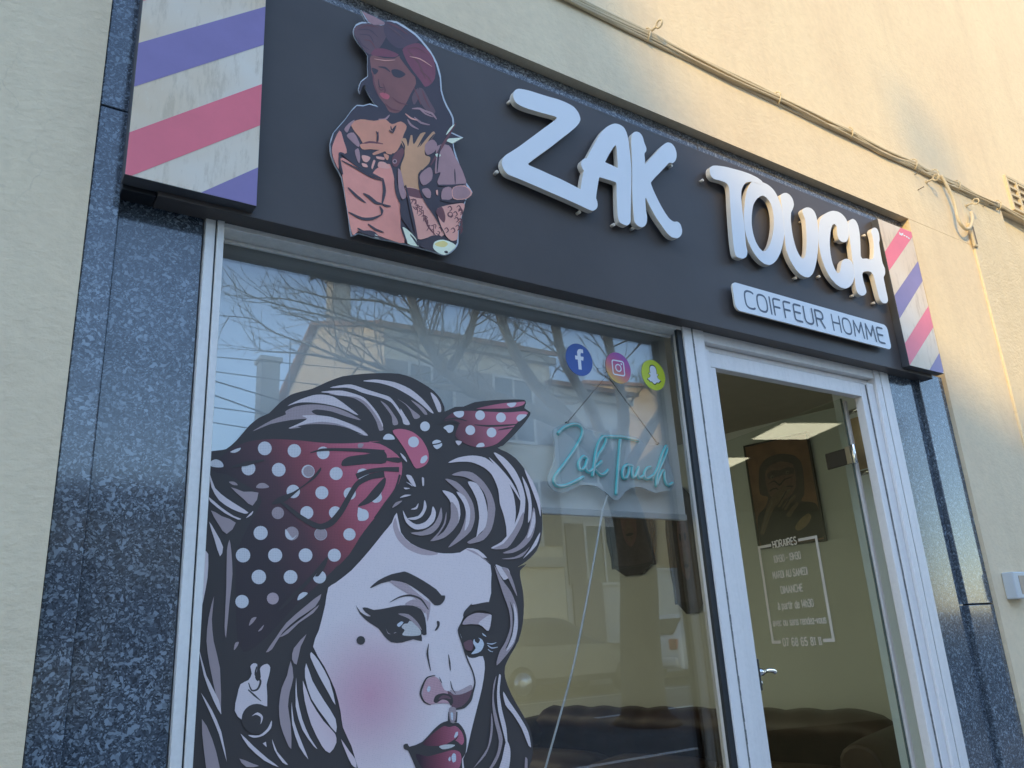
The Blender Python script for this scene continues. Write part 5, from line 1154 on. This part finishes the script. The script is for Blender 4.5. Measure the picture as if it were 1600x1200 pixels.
U(SA, F8([(108,205),(170,72),(205,160),(232,262),(165,280),(162,400),(112,290)])); U(LV, F8([(230,112),(290,90),(340,180),(332,212),(280,172)])); U(LV, F8([(210,60),(250,10),(300,-20),(260,40),(235,90)]))
for p in [[(345,190),(420,185),(545,190),(640,232),(560,240),(430,232),(365,232)],[(362,282),(432,300),(405,342),(370,330)],[(440,385),(460,322),(476,332),(450,402)],[(482,292),(552,302),(550,322),(490,312)],[(450,268),(510,238),(552,250),(462,282)],[(570,250),(622,260),(610,276),(568,266)],[(360,350),(400,360),(410,385),(370,380)],[(545,270),(590,285),(580,325),(560,310)],[(505,340),(560,345),(600,395),(500,385)]]: U(PK if p[0][1] > 270 else SK, F8(p))
U(LV, F8([(300,245),(330,225),(345,290),(340,350),(322,330)])); U(BR, F8([(620,300),(700,220),(720,250),(700,310),(660,380),(625,370)])); CUT.append((LV, F8(circ(640,335,20,12)))); CUT.append((IB, F8(circ(640,335,11,12))))
U(OC, F8([(688,152),(735,140),(752,205),(768,120),(790,112),(802,190),(858,100),(905,92),(850,212),(920,130),(968,80),(985,100),(900,222),(900,282),(942,300),(932,352),(872,410),(840,452),(842,522),(852,582),(770,562),(720,542),(700,470),(690,380),(722,290),(722,232)]))
for p in [[(752,205),(760,150),(772,115)],[(835,215),(880,140),(905,95)],[(900,222),(940,150),(980,100)],[(700,160),(720,200),(722,240)]]: W(F8(p), 2.4)
U(PK, F8([(728,560),(852,582),(900,682),(980,800),(1062,962),(962,972),(862,1002),(822,982),(792,832),(760,682)])); U(BR, F8([(735,560),(850,582),(885,650),(800,640),(750,620)]))
random.seed(3)
for k in range(26):
    t = random.random(); x = 770+t*210+random.uniform(-25, 60)*(.4+t*.6); y = 650+t*300+random.uniform(-30, 30)
    W(F8([(x, y), (x+random.uniform(10, 30), y+random.uniform(-15, 20)), (x+random.uniform(-10, 30), y+random.uniform(20, 50))]), 1.6, BR)
W(F8([(890,820),(930,900),(990,970)]), 2.5, BR)
U(LV, F8([(1000,205),(1100,200),(1150,290),(1210,400),(1250,540),(1150,542),(1022,540),(1002,510),(1030,430),(982,440),(992,300)])); U(LV, F8([(875,425),(940,385),(962,440),(950,500),(880,540),(850,470)])); U(LV, F8([(900,190),(960,150),(1000,190),(980,252),(920,282),(898,250)])); U(LV, F8([(870,580),(920,565),(948,600),(940,650),(905,640)]))
U(CRM, F8([(1060,155),(1110,140),(1222,133),(1130,185)]), 1); W(F8([(1160,10),(1090,130),(1010,260),(945,370)]), 4, BR); U(CRM, F8([(1150,20),(1100,90),(1075,110),(1110,50)]))
U(CRM, F8([(985,275),(1020,270),(1030,290),(1000,300)])); U(PK, F8([(990,585),(1005,580),(1008,625),(996,620)])); W(F8([(1150,400),(1155,530)]), 2.2); W(F8([(1010,540),(1130,545),(1245,530)]), 4); W(F8([(1030,200),(1010,300),(1000,430)]), 3)
U(LV, F8([(1050,570),(1120,560),(1130,652),(1040,660)])); U(PK, F8([(1135,560),(1240,545),(1300,605),(1250,656),(1140,656)])); U(LV, F8([(1140,562),(1235,552),(1285,604),(1245,650),(1146,650)])); W(F8([(1030,665),(1130,680),(1250,672)]), 4.5)
U(PK, F8([(995,752),(1050,720),(1150,700),(1235,700),(1210,800),(1180,900),(1172,1000),(1120,1012),(1060,950)])); U(BR, F8([(990,760),(1040,725),(1070,800),(1060,860),(1020,820)]))
for k in range(14):
    x = random.uniform(1060, 1190); y = random.uniform(720, 930); W(F8([(x, y), (x+20, y-15), (x+35, y+10), (x+15, y+28)]), 2.0, BR)
CUT.append((BR, F8(circ(1110,790,24,12)))); CUT.append((PK, F8(circ(1112,788,14,12))))
U(CRM, F8([(702,900),(760,930),(822,1000),(842,1062),(742,1032)])); W(F8([(770,960),(810,1010),(838,1058)]), 3)
U(IB, F8([(340,935),(420,925),(470,940),(500,985),(420,960)])); U(CRM, F8([(455,970),(480,962),(510,990),(475,988)]))
U(IB, F8([(856,1062),(900,1000),(960,970),(1040,980),(1010,1100)])); U(CRM, F8([(965,1072),(980,1022),(1050,1005),(1130,1032),(1160,1062),(1105,1112),(1062,1135),(1000,1112)])); U(YO, F8([(978,1040),(1050,1014),(1092,1040),(1062,1068),(1000,1060)])); U(IB, F8([(1060,1105),(1085,1100),(1092,1118),(1072,1122)]))
for p, wd in [([(175,310),(170,270),(210,275)],4),([(190,275),(320,370),(430,440),(530,485)],5),([(185,330),(320,400),(440,470),(530,500)],3),([(535,480),(550,590),(530,700)],5),([(530,700),(480,690),(420,640),(370,610)],5),([(240,560),(310,630),(390,690)],4),([(530,790),(450,825),(360,825),(245,770)],4.5),([(530,700),(560,715),(605,720)],3.5),([(410,870),(470,915),(545,942)],3.5),([(320,905),(360,930),(400,940)],3),([(700,900),(715,960),(745,1035)],3),([(690,700),(700,800),(760,890),(820,990)],5),([(640,480),(660,600),(690,700)],6),([(165,290),(170,360),(195,450)],4),([(510,720),(530,760),(525,790)],4),([(730,540),(770,720),(800,860),(840,1055)],4.5),([(840,450),(850,560),(900,680),(980,800),(1070,970)],3.2),([(870,410),(840,450)],2.5),([(480,80),(495,120),(490,165)],2.5),([(590,70),(620,90),(650,30)],2.5)]: W(F8(p), wd)
U(LV, F8([(665,400),(690,420),(720,560),(735,640),(700,660),(670,560)])); 
for p in [[(320,930),(420,960),(560,1000)]]: W(F8(p), 3, IB)
ctt = thing('woman_cutout', 'flat printed cutout of a woman in a pink jacket mounted on the dark fascia', 'cutout', (1.25, YC, 2.62))
b = MB(); b.prism([[P(u, v, YC) for u, v in smooth(OUT, 2)]], YC, YC+.008, 0)
b.build('panel', CUTM[0], ctt)
b = MB()
for i, (mi, pts) in enumerate(CUT):
    b.poly([pts], (lambda i: lambda p: (lambda q: (q[0], YC-.0003-i*.00002, q[1]))(P(p[0], p[1], YC-.004)))(i), mi)
b.build('print', CUTM, ctt, fix=False)
for u, v in ((600, 90), (640, 330), (580, 300), (670, 300)):
    x, z = P(u, v, YC); b = MB(); b.tube([(x, YC+.0085, z), (x, FY-.0005, z)], .007, 8); b.build('spacer', BLACK, ctt)

# ------------------------------------------------------------------ across the street (what the glass mirrors, and what shades the shop)
HW1 = plaster_mat('house_render_cream', (.74, .64, .47), bs=.4)
HW2 = plaster_mat('house_render_grey', (.58, .56, .52), bs=.4)
HW3 = plaster_mat('house_render_sand', (.66, .52, .34), bs=.4)
TILE = simple('clay_roof_tiles', (.30, .16, .10), .85, var=.35, vscale=4, bscale=14, bstr=.8, stretch=(1, 1, 1))
WINM = simple('dark_window_glass', (.03, .035, .04), .08)
SHUT = simple('grey_brown_shutter', (.22, .19, .17), .7, vscale=30, stretch=(1, 1, 6))
FRM = simple('house_window_frame', (.60, .58, .54), .5)
STONE = simple('house_stone_trim', (.44, .40, .34), .8)
def window(par, x, z, w_, h, y, shutter=False):
    b = MB()
    for q in ((x-w_/2-.08, x-w_/2, z-.08, z+h+.08), (x+w_/2, x+w_/2+.08, z-.08, z+h+.08), (x-w_/2, x+w_/2, z-.08, z), (x-w_/2, x+w_/2, z+h, z+h+.08), (x-.03, x+.03, z, z+h)):
        b.box(q[0], q[1], y-.02, y+.05, q[2], q[3])
    f = b.build('window', FRM, par)
    b = MB(); b.box(x-w_/2+.001, x-.031, y-.015, y+.012, z+.001, z+h-.001); b.box(x+.031, x+w_/2-.001, y-.015, y+.012, z+.001, z+h-.001); b.build('pane', WINM, f)
    if shutter:
        for s_ in (-1, 1):
            b = MB(); a = x+s_*(w_/2+.09); c = x+s_*(w_/2+.09+w_/2); b.box(min(a, c), max(a, c), y-.01, y+.045, z-.05, z+h+.05); b.build('shutter', SHUT, f)
def house(name, label, x0, x1, yf, yb, zg, eave, ridge, yr, mt, wins, doors=(), roof=True, chim=()):
    t = thing(name, label, 'house', ((x0+x1)/2, yf, zg))
    b = MB()
    prof = [(yf, zg-.3), (yf, eave), (yr, ridge-.02), (yb, eave-.6), (yb, zg-.3)]
    n = b.add([(x0, y, z) for y, z in prof]); m = b.add([(x1, y, z) for y, z in prof])
    b.face([n+i for i in range(5)]); b.face([m+i for i in reversed(range(5))])
    for i in range(5): j = (i+1) % 5; b.face((n+i, m+i, m+j, n+j))
    b.build('wall', mt, t)
    b = MB(); e = .22
    def slope(ya, za, yb_, zb_):
        q = b.add([(x0-e, ya, za), (x1+e, ya, za), (x1+e, yb_, zb_), (x0-e, yb_, zb_), (x0-e, ya, za+.12), (x1+e, ya, za+.12), (x1+e, yb_, zb_+.12), (x0-e, yb_, zb_+.12)])
        for f in ((0,3,2,1),(4,5,6,7),(0,1,5,4),(1,2,6,5),(2,3,7,6),(3,0,4,7)): b.face([q+i for i in f])
    kf = (ridge-eave)/(yf-yr)
    slope(yf+.35, eave-.35*kf+.01, yr, ridge); slope(yr-.001, ridge, yb-.3, eave-.6-.1)
    r_ = b.build('roof', TILE, t)
    b = MB(); b.box(x0-.1, x1+.1, yf+.02, yf+.22, eave-.22-.1, eave-.12); b.build('cornice', STONE, t, bevel=.02)
    for cx, cy, w_, zt in chim:
        b = MB(); b.box(cx-w_/2, cx+w_/2, cy-w_/2, cy+w_/2, eave-.5, zt); b.box(cx-w_/2-.05, cx+w_/2+.05, cy-w_/2-.05, cy+w_/2+.05, zt+.001, zt+.10); b.build('chimney', HW2, r_)
    for w_ in wins: window(t, *w_[:4], yf, w_[4] if len(w_) > 4 else False)
    for x, w_, h in doors:
        b = MB(); b.box(x-w_/2, x+w_/2, yf-.02, yf+.06, zg, zg+h); b.build('door', SHUT, t)
    return t
ZG = gz(-15)+.02
house('low_house', 'low cream house across the street with a tall chimney stack', -4.0, 7.2, -15, -23, ZG, 4.6, 5.6, -19, HW1,
      [(-2.5, 1.9, 1.1, 1.5, True), (1.0, 1.9, 1.1, 1.5, True), (5.2, 1.9, 1.1, 1.5, True)], [(3.0, 1.0, 2.2)], chim=[(5.46, -15.7, .42, 8.05)])
h1 = house('gabled_house', 'tall gabled house across the street with sunlit side wall and tiled roof', 8.1, 13.2, -15, -24, ZG, 9.2, 10.9, -19.6, HW1,
      [(9.4, 6.6, 1.2, 1.7, True), (11.9, 6.6, 1.2, 1.7, True), (9.4, 3.9, 1.2, 1.6, True), (11.9, 3.9, 1.2, 1.6, True)], [(9.0, 1.1, 2.4)], chim=[(8.5, -19.0, .55, 12.2)])
b = MB(); b.box(8.1, 13.2, -14.99, -14.9, 3.30, 3.55); b.build('string_course', STONE, h1)
b = MB(); b.box(10.3, 11.4, -14.985, -14.93, ZG+.9, 2.9); b.build('shop_window', WINM, h1)
h2 = house('row_house', 'grey row house across the street with shuttered windows', 13.22, 16.0, -15, -22, ZG, 8.3, 9.0, -18.5, HW2,
      [(14.6, 5.6, 1.2, 1.6, True), (14.6, 2.9, 1.2, 1.5, True)], [(13.9, 1.0, 2.3)])
h3 = house('corner_house', 'sand coloured house across the street with a bright sunlit gable', 18.8, 30, -15, -25, ZG, 8.9, 10.6, -20, HW3,
      [(20.5, 5.9, 1.2, 1.7, True), (23.5, 5.9, 1.2, 1.7, True), (20.5, 2.6, 1.2, 1.7, True), (23.5, 2.6, 1.2, 1.7, True)], [(22, 1.1, 2.4)])
gw = MB(); gw.box(16.02, 18.78, -15.3, -15.1, ZG-.2, 3.2); gw.box(15.98+.06, 18.76, -15.36, -15.04, 3.201, 3.29)
tag(gw.build('garden_wall', HW2), 'grey garden wall across the street between two houses', 'wall')

# unseen tall block, its roofline shaped to shade most of the shop front
bk = thing('shading_block', 'unseen tall block across the street to the left, shaped to shade the shop front', 'building', (-25, -15, ZG))
def ab(x, z, d=15.15): return (x - 1.2*d - .42, z + .7*d - .08)
edge = [ab(1.0, 6.2), ab(1.62, 4.6), ab(1.95, 4.02), ab(2.20, 3.66), ab(2.50, 3.36), ab(2.9, 3.14), ab(3.4, 3.04), ab(3.95, 2.96), ab(4.35, 2.76), ab(4.9, 2.52), ab(6.5, 2.2)]
prof = [(-52, ZG-.3), (-52, edge[0][1])] + edge + [(edge[-1][0], ZG-.3)]
b = MB(); b.prism([prof[::-1]], -15.2, -15.8); 
b.box(-51.9, edge[-1][0]-.3, -25, -15.81, ZG-.3, edge[-1][1]-.5)
b.build('wall', HW2, bk)
b = MB()
for (xa, za), (xb, zb) in zip(edge[:-1], edge[1:]):
    n = b.add([(xa, -15.1, za+.005), (xb, -15.1, zb+.005), (xb, -15.9, zb+.005), (xa, -15.9, za+.005), (xa, -15.1, za+.05), (xb, -15.1, zb+.05), (xb, -15.9, zb+.05), (xa, -15.9, za+.05)])
    for q in ((0,3,2,1),(4,5,6,7),(0,1,5,4),(2,3,7,6)): b.face([n+i for i in q])
b.build('coping', STONE, bk)
b = MB(); b.box(-34, -6.5, -27, -25.01, ZG-.3, 16.2); b.build('shade_wing', HW2, bk)  # unseen wing, added to keep the sun off the tree trunk
for fl in range(4):
    for k in range(9): window(bk, -48+k*4.1, 2.2+fl*2.9, 1.3, 1.5, -15.2, True)
dsh = thing('shadow_dish', 'two unseen dishes on a thin mast, added to cast a soft shadow spot', 'antenna', (-14.0, -15.5, 13.2))  # dishes and mast are added, out of view, for their shadow on the plaster
px_, pz_ = ab(4.50, 4.42)
b = MB(); b.tube([(px_, -15.5, 13.0), (px_, -15.5, pz_+.2)], .012, 8); b.build('mast', STEEL, dsh)
sdir = SUN.copy()
for dz_, rr_ in ((.12, .16), (-.22, .14)):
    c0 = Vector((px_, -15.5, pz_+dz_)); a = sdir.cross(Vector((0, 0, 1))).normalized(); bb_ = a.cross(sdir).normalized()
    b = MB(); b.rings([[tuple(c0 + sdir*(.06-.10*(1-(q/4)**2)) + (a*math.cos(2*math.pi*k/20)*.8 + bb_*math.sin(2*math.pi*k/20))*rr_*q/4) for k in range(20)] for q in (.05, 1, 2, 3, 4)], cap=False); b.build('dish', simple('dish_grey', (.5, .5, .5), .5), dsh)

# overhead wires and roof aerial
ow = thing('overhead_wires', 'thin overhead wires strung along the far side of the street', 'wires', (2, -12, 6))
for i, (a, c) in enumerate((((338, 596), (452, 630)), ((338, 617), (430, 650)), ((340, 555), (430, 563)), ((340, 577), (440, 590)), ((338, 632), (400, 640)), ((340, 655), (420, 668)))):
    A_p, B_p = M(*a, -12.5), M(*c, -12.5); d = (B_p[0]-A_p[0], B_p[1]-A_p[1])
    p0 = (A_p[0]-4*d[0], -12.5-.05*i, A_p[1]-4*d[1]); p1 = (B_p[0]+2.2*d[0], -12.5-.05*i, B_p[1]+2.2*d[1])
    b = MB(); b.tube([p0, p1], .010 if i > 1 else .014, 6); b.build('wire', BLACK, ow)
ta = thing('roof_aerial', 'television aerial on a mast beside the chimney stack of the low house', 'antenna', (6.0, -15.8, 5.4))
b = MB(); b.tube([(6.0, -15.8, 5.0), (6.0, -15.8, 8.75)], .016, 6); b.build('mast', STEEL, ta)
b = MB(); b.tube([(5.15, -15.8, 8.30), (6.75, -15.8, 8.95)], .012, 6); b.tube([(5.7, -15.8, 9.0), (6.6, -15.8, 9.35)], .010, 6)
for k in range(8): b.tube([(5.2+k*.2, -16.1, 8.33+k*.081), (5.2+k*.2, -15.5, 8.33+k*.081)], .006, 5)
b.build('aerial', CHROME, ta)

# bare plane tree by the near kerb
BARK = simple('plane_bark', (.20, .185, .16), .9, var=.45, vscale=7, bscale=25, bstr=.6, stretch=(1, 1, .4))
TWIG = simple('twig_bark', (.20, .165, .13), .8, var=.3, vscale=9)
random.seed(21)
TY = -8.0
def tm(u, v, dy=0.0): x, z = M(u, v, TY+dy); return Vector((x, TY+dy, z))
tree = thing('bare_tree', 'bare pollarded plane tree standing in the street, mirrored in the shop window', 'tree', tuple(tm(1008, 1110)))
base = tm(1006, 1090); base.z = gz(TY)-.15
tp = [base, base + Vector((0, 0, .25)), tm(1003, 1040), tm(1000, 980), tm(998, 900), tm(985, 820), tm(965, 760), tm(940, 710, .05)]
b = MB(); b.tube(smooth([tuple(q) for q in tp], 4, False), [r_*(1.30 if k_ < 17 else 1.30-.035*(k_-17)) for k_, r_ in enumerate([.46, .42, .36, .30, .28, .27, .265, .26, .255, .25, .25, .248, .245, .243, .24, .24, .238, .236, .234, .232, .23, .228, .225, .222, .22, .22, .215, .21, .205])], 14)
b.build('trunk', simple('shaded_trunk_bark', (.050, .045, .038), .9, var=.4, vscale=7, bscale=25, bstr=.6, stretch=(1, 1, .4)), tree)  # bark darker than the limbs, the trunk's shade put into its colour
LIMBS = [([(940, 712, .05), (880, 660, .1), (800, 632, .2), (735, 608, .3), (690, 570, .35), (664, 525, .3), (648, 485, .2), (640, 445, .1)], .17, .085),
         ([(945, 715, .0), (890, 655, -.2), (835, 600, -.4), (805, 550, -.5), (785, 505, -.6), (770, 455, -.6)], .16, .08),
         ([(950, 715, .0), (925, 640, -.1), (885, 570, .2), (868, 510, .4), (862, 455, .5)], .14, .075),
         ([(960, 740, .1), (975, 660, .5), (965, 590, .8), (950, 530, 1.0), (945, 470, 1.1)], .14, .07),
         ([(968, 755, 0), (1010, 680, -.5), (1045, 620, -.9), (1075, 560, -1.1), (1090, 500, -1.2)], .14, .07),
         ([(700, 580, .35), (730, 530, .9), (745, 480, 1.2), (750, 430, 1.3)], .09, .05), ([(735, 608, .3), (660, 600, .2), (600, 575, 0), (540, 555, -.1)], .07, .03)]
tips = []
for pts, r0, r1 in LIMBS:
    q = smooth([tuple(tm(*p)) for p in pts], 4, False); n_ = len(q)
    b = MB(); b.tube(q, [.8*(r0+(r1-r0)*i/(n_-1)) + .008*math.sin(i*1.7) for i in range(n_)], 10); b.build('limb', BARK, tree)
    for i in range(n_//3, n_, 2): tips.append((Vector(q[i]), Vector(q[min(i+1, n_-1)])-Vector(q[max(i-1, 0)]), i/(n_-1)))
def twig(b, p, d, L, r_, lev):
    pts = [p]; q = p.copy(); d = d.normalized(); n_ = 7
    for i in range(n_):
        d = (d + Vector((random.uniform(-.16, .16), random.uniform(-.16, .16), random.uniform(-.10, .16)))).normalized()
        q = q + d*L/n_; pts.append(q.copy())
    b.tube(pts, [r_*(1-.75*i/n_) for i in range(n_+1)], 5, cap=False)
    if lev > 0:
        for i in range(1, n_+1):
            if random.random() < .6:
                s_ = Vector((random.uniform(-1, 1), random.uniform(-1, 1), random.uniform(-.6, 1)))
                twig(b, pts[i], d*.9+s_*.8, L*random.uniform(.25, .5), r_*.55, lev-1)
for k, (p, d, t) in enumerate(tips):
    b = MB()
    for j in range(2 if t < .6 else 4):
        s_ = Vector((random.uniform(-1, .7), random.uniform(-1, 1), random.uniform(-.35, 1.0))).normalized()
        twig(b, p, d.normalized()*.35+s_, random.uniform(.9, 2.0)*(.7+.5*t), random.uniform(.010, .018), 2 if j < 2 else 1)
    b.build('twigs', TWIG, tree)
# the long shoots that reach left against the sky
b = MB()
for pts in ([(690, 570), (600, 520), (540, 500), (470, 485), (400, 465), (360, 445)], [(664, 525), (560, 500), (500, 480), (440, 466), (380, 466)], [(640, 600), (560, 570), (500, 545), (430, 520), (395, 498), (358, 494)], [(650, 490), (590, 470), (520, 466), (460, 452)], [(620, 590), (520, 560), (470, 552), (410, 548), (400, 540)], [(700, 580), (620, 545), (560, 525), (500, 505), (455, 490), (425, 480)]):
    q = smooth([tuple(tm(u, v, .2-.004*(700-u))) for u, v in pts], 3, False); n_ = len(q)
    b.tube(q, [.026-.020*i/(n_-1) for i in range(n_)], 6, cap=False)
    for i in range(2, n_, 1):
        for _ in range(1):
            twig(b, Vector(q[i]), (Vector(q[i])-Vector(q[i-1]))*4+Vector((random.uniform(-.5, .2), random.uniform(-.5, .5), random.uniform(-.4, .6))), random.uniform(.3, .9), .008, 1)
b.build('long_shoots', TWIG, tree)

# two parked cars by the far kerb
TYRE = simple('tyre_rubber', (.02, .02, .02), .8); RIM = simple('alloy_rim', (.5, .5, .52), .3, metal=1)
CGL = simple('car_glass', (.015, .018, .02), .06); REDL = simple('tail_lamp_red', (.45, .03, .03), .2); CLL = simple('headlamp_clear', (.7, .7, .7), .1); PLATE = simple('number_plate', (.7, .7, .68), .4)
def car(label, x0, yc, mt, hatch=True):
    zb = gz(yc)-.10; t = thing('parked_car', label, 'car', (x0+2.1, yc, zb), 'cars parked along the far kerb')
    L = 4.2
    prof = [(0, .32), (-.02, .55), (.02, .88), (.10, 1.0), (.55, 1.42), (.95, 1.50), (2.0, 1.48), (2.75, 1.02), (3.5, .92), (4.08, .80), (4.2, .58), (4.16, .30)]
    ps = smooth(prof, 3, False)
    rings = []
    for k, (off, ins) in enumerate(((-.87, .10), (-.84, .02), (-.78, 0), (.78, 0), (.84, .02), (.87, .10))):
        r_ = []
        for x, z in ps:
            tum = max(0, (z-.9))*.32
            yy = off*(1-tum*(1 if abs(off) > .5 else 0)); xx = L/2+(x-L/2)*(1-ins*.25)
            r_.append((x0+xx, yc+yy, zb+.30+(z-.30)*(1-ins*.25)))
        r_ += [(x0+L*.75, yc+off*.9, zb+.26), (x0+L*.25, yc+off*.9, zb+.26)]
        rings.append(r_)
    b = MB(); b.rings(rings); body = b.build('body', mt, t)
    b = MB(); n = b.add([(x0+.12, yc-.60, zb+1.06), (x0+.12, yc+.60, zb+1.06), (x0+.49, yc+.53, zb+1.385), (x0+.49, yc-.53, zb+1.385)]); b.face((n, n+1, n+2, n+3)); n = b.add([(q[0]-.02, q[1], q[2]+.012) for q in b.v[:4]]); b.face((n, n+1, n+2, n+3))
    b.build('rear_window', CGL, t)
    b = MB()
    for s_ in (-1, 1):
        n = b.add([(x0+.62, yc+s_*.862, zb+1.0), (x0+2.55, yc+s_*.862, zb+1.0), (x0+1.98, yc+s_*.735, zb+1.40), (x0+.80, yc+s_*.735, zb+1.40)]); b.face((n, n+1, n+2, n+3))
    b.build('side_windows', CGL, t)
    b = MB(); n = b.add([(x0+2.80, yc-.66, zb+1.04), (x0+2.80, yc+.66, zb+1.04), (x0+2.12, yc+.55, zb+1.455), (x0+2.12, yc-.55, zb+1.455)]); b.face((n, n+1, n+2, n+3)); b.build('windscreen', CGL, t)
    for s_ in (-1, 1):
        b = MB(); b.box(x0-.045, x0+.12, yc+s_*.70-.12, yc+s_*.70+.12, zb+.72, zb+.95); b.build('tail_lamp', REDL, t, bevel=.03)
        b = MB(); b.box(x0+4.02, x0+4.19, yc+s_*.62-.18, yc+s_*.62+.18, zb+.62, zb+.76); b.build('headlamp', CLL, t, bevel=.03)
        for xx in (.78, 3.42):
            b = MB(); yy = yc+s_*.80; b.rings([[(x0+xx+rr_*math.cos(2*math.pi*k/24), y_, zb+.31+rr_*math.sin(2*math.pi*k/24)) for k in range(24)] for y_, rr_ in ((yy-s_*.10, .25), (yy-s_*.09, .31), (yy+s_*.08, .31), (yy+s_*.09, .22))]); wh = b.build('wheel', TYRE, t)
            b = MB(); b.rings([[(x0+xx+rr_*math.cos(2*math.pi*k/20), y_, zb+.31+rr_*math.sin(2*math.pi*k/20)) for k in range(20)] for y_, rr_ in ((yy+s_*.091, .21), (yy+s_*.097, .05))]); b.build('rim', RIM, wh)
    b = MB(); b.box(x0-.07, x0-.035, yc-.26, yc+.26, zb+.66, zb+.77); b.build('number_plate', PLATE, t)
    b = MB(); b.box(x0-.09, x0+.10, yc-.80, yc+.80, zb+.36, zb+.56); b.build('bumper', mt, t, bevel=.04)
    return t
car('white hatchback parked across the street, mirrored beside the right window frame', 13.4, -12.2, simple('white_car_paint', (.80, .80, .78), .2, var=.02))
car('dark grey hatchback parked across the street, mirrored left of the tree trunk', 8.4, -12.2, simple('dark_car_paint', (.06, .065, .075), .2, var=.05))
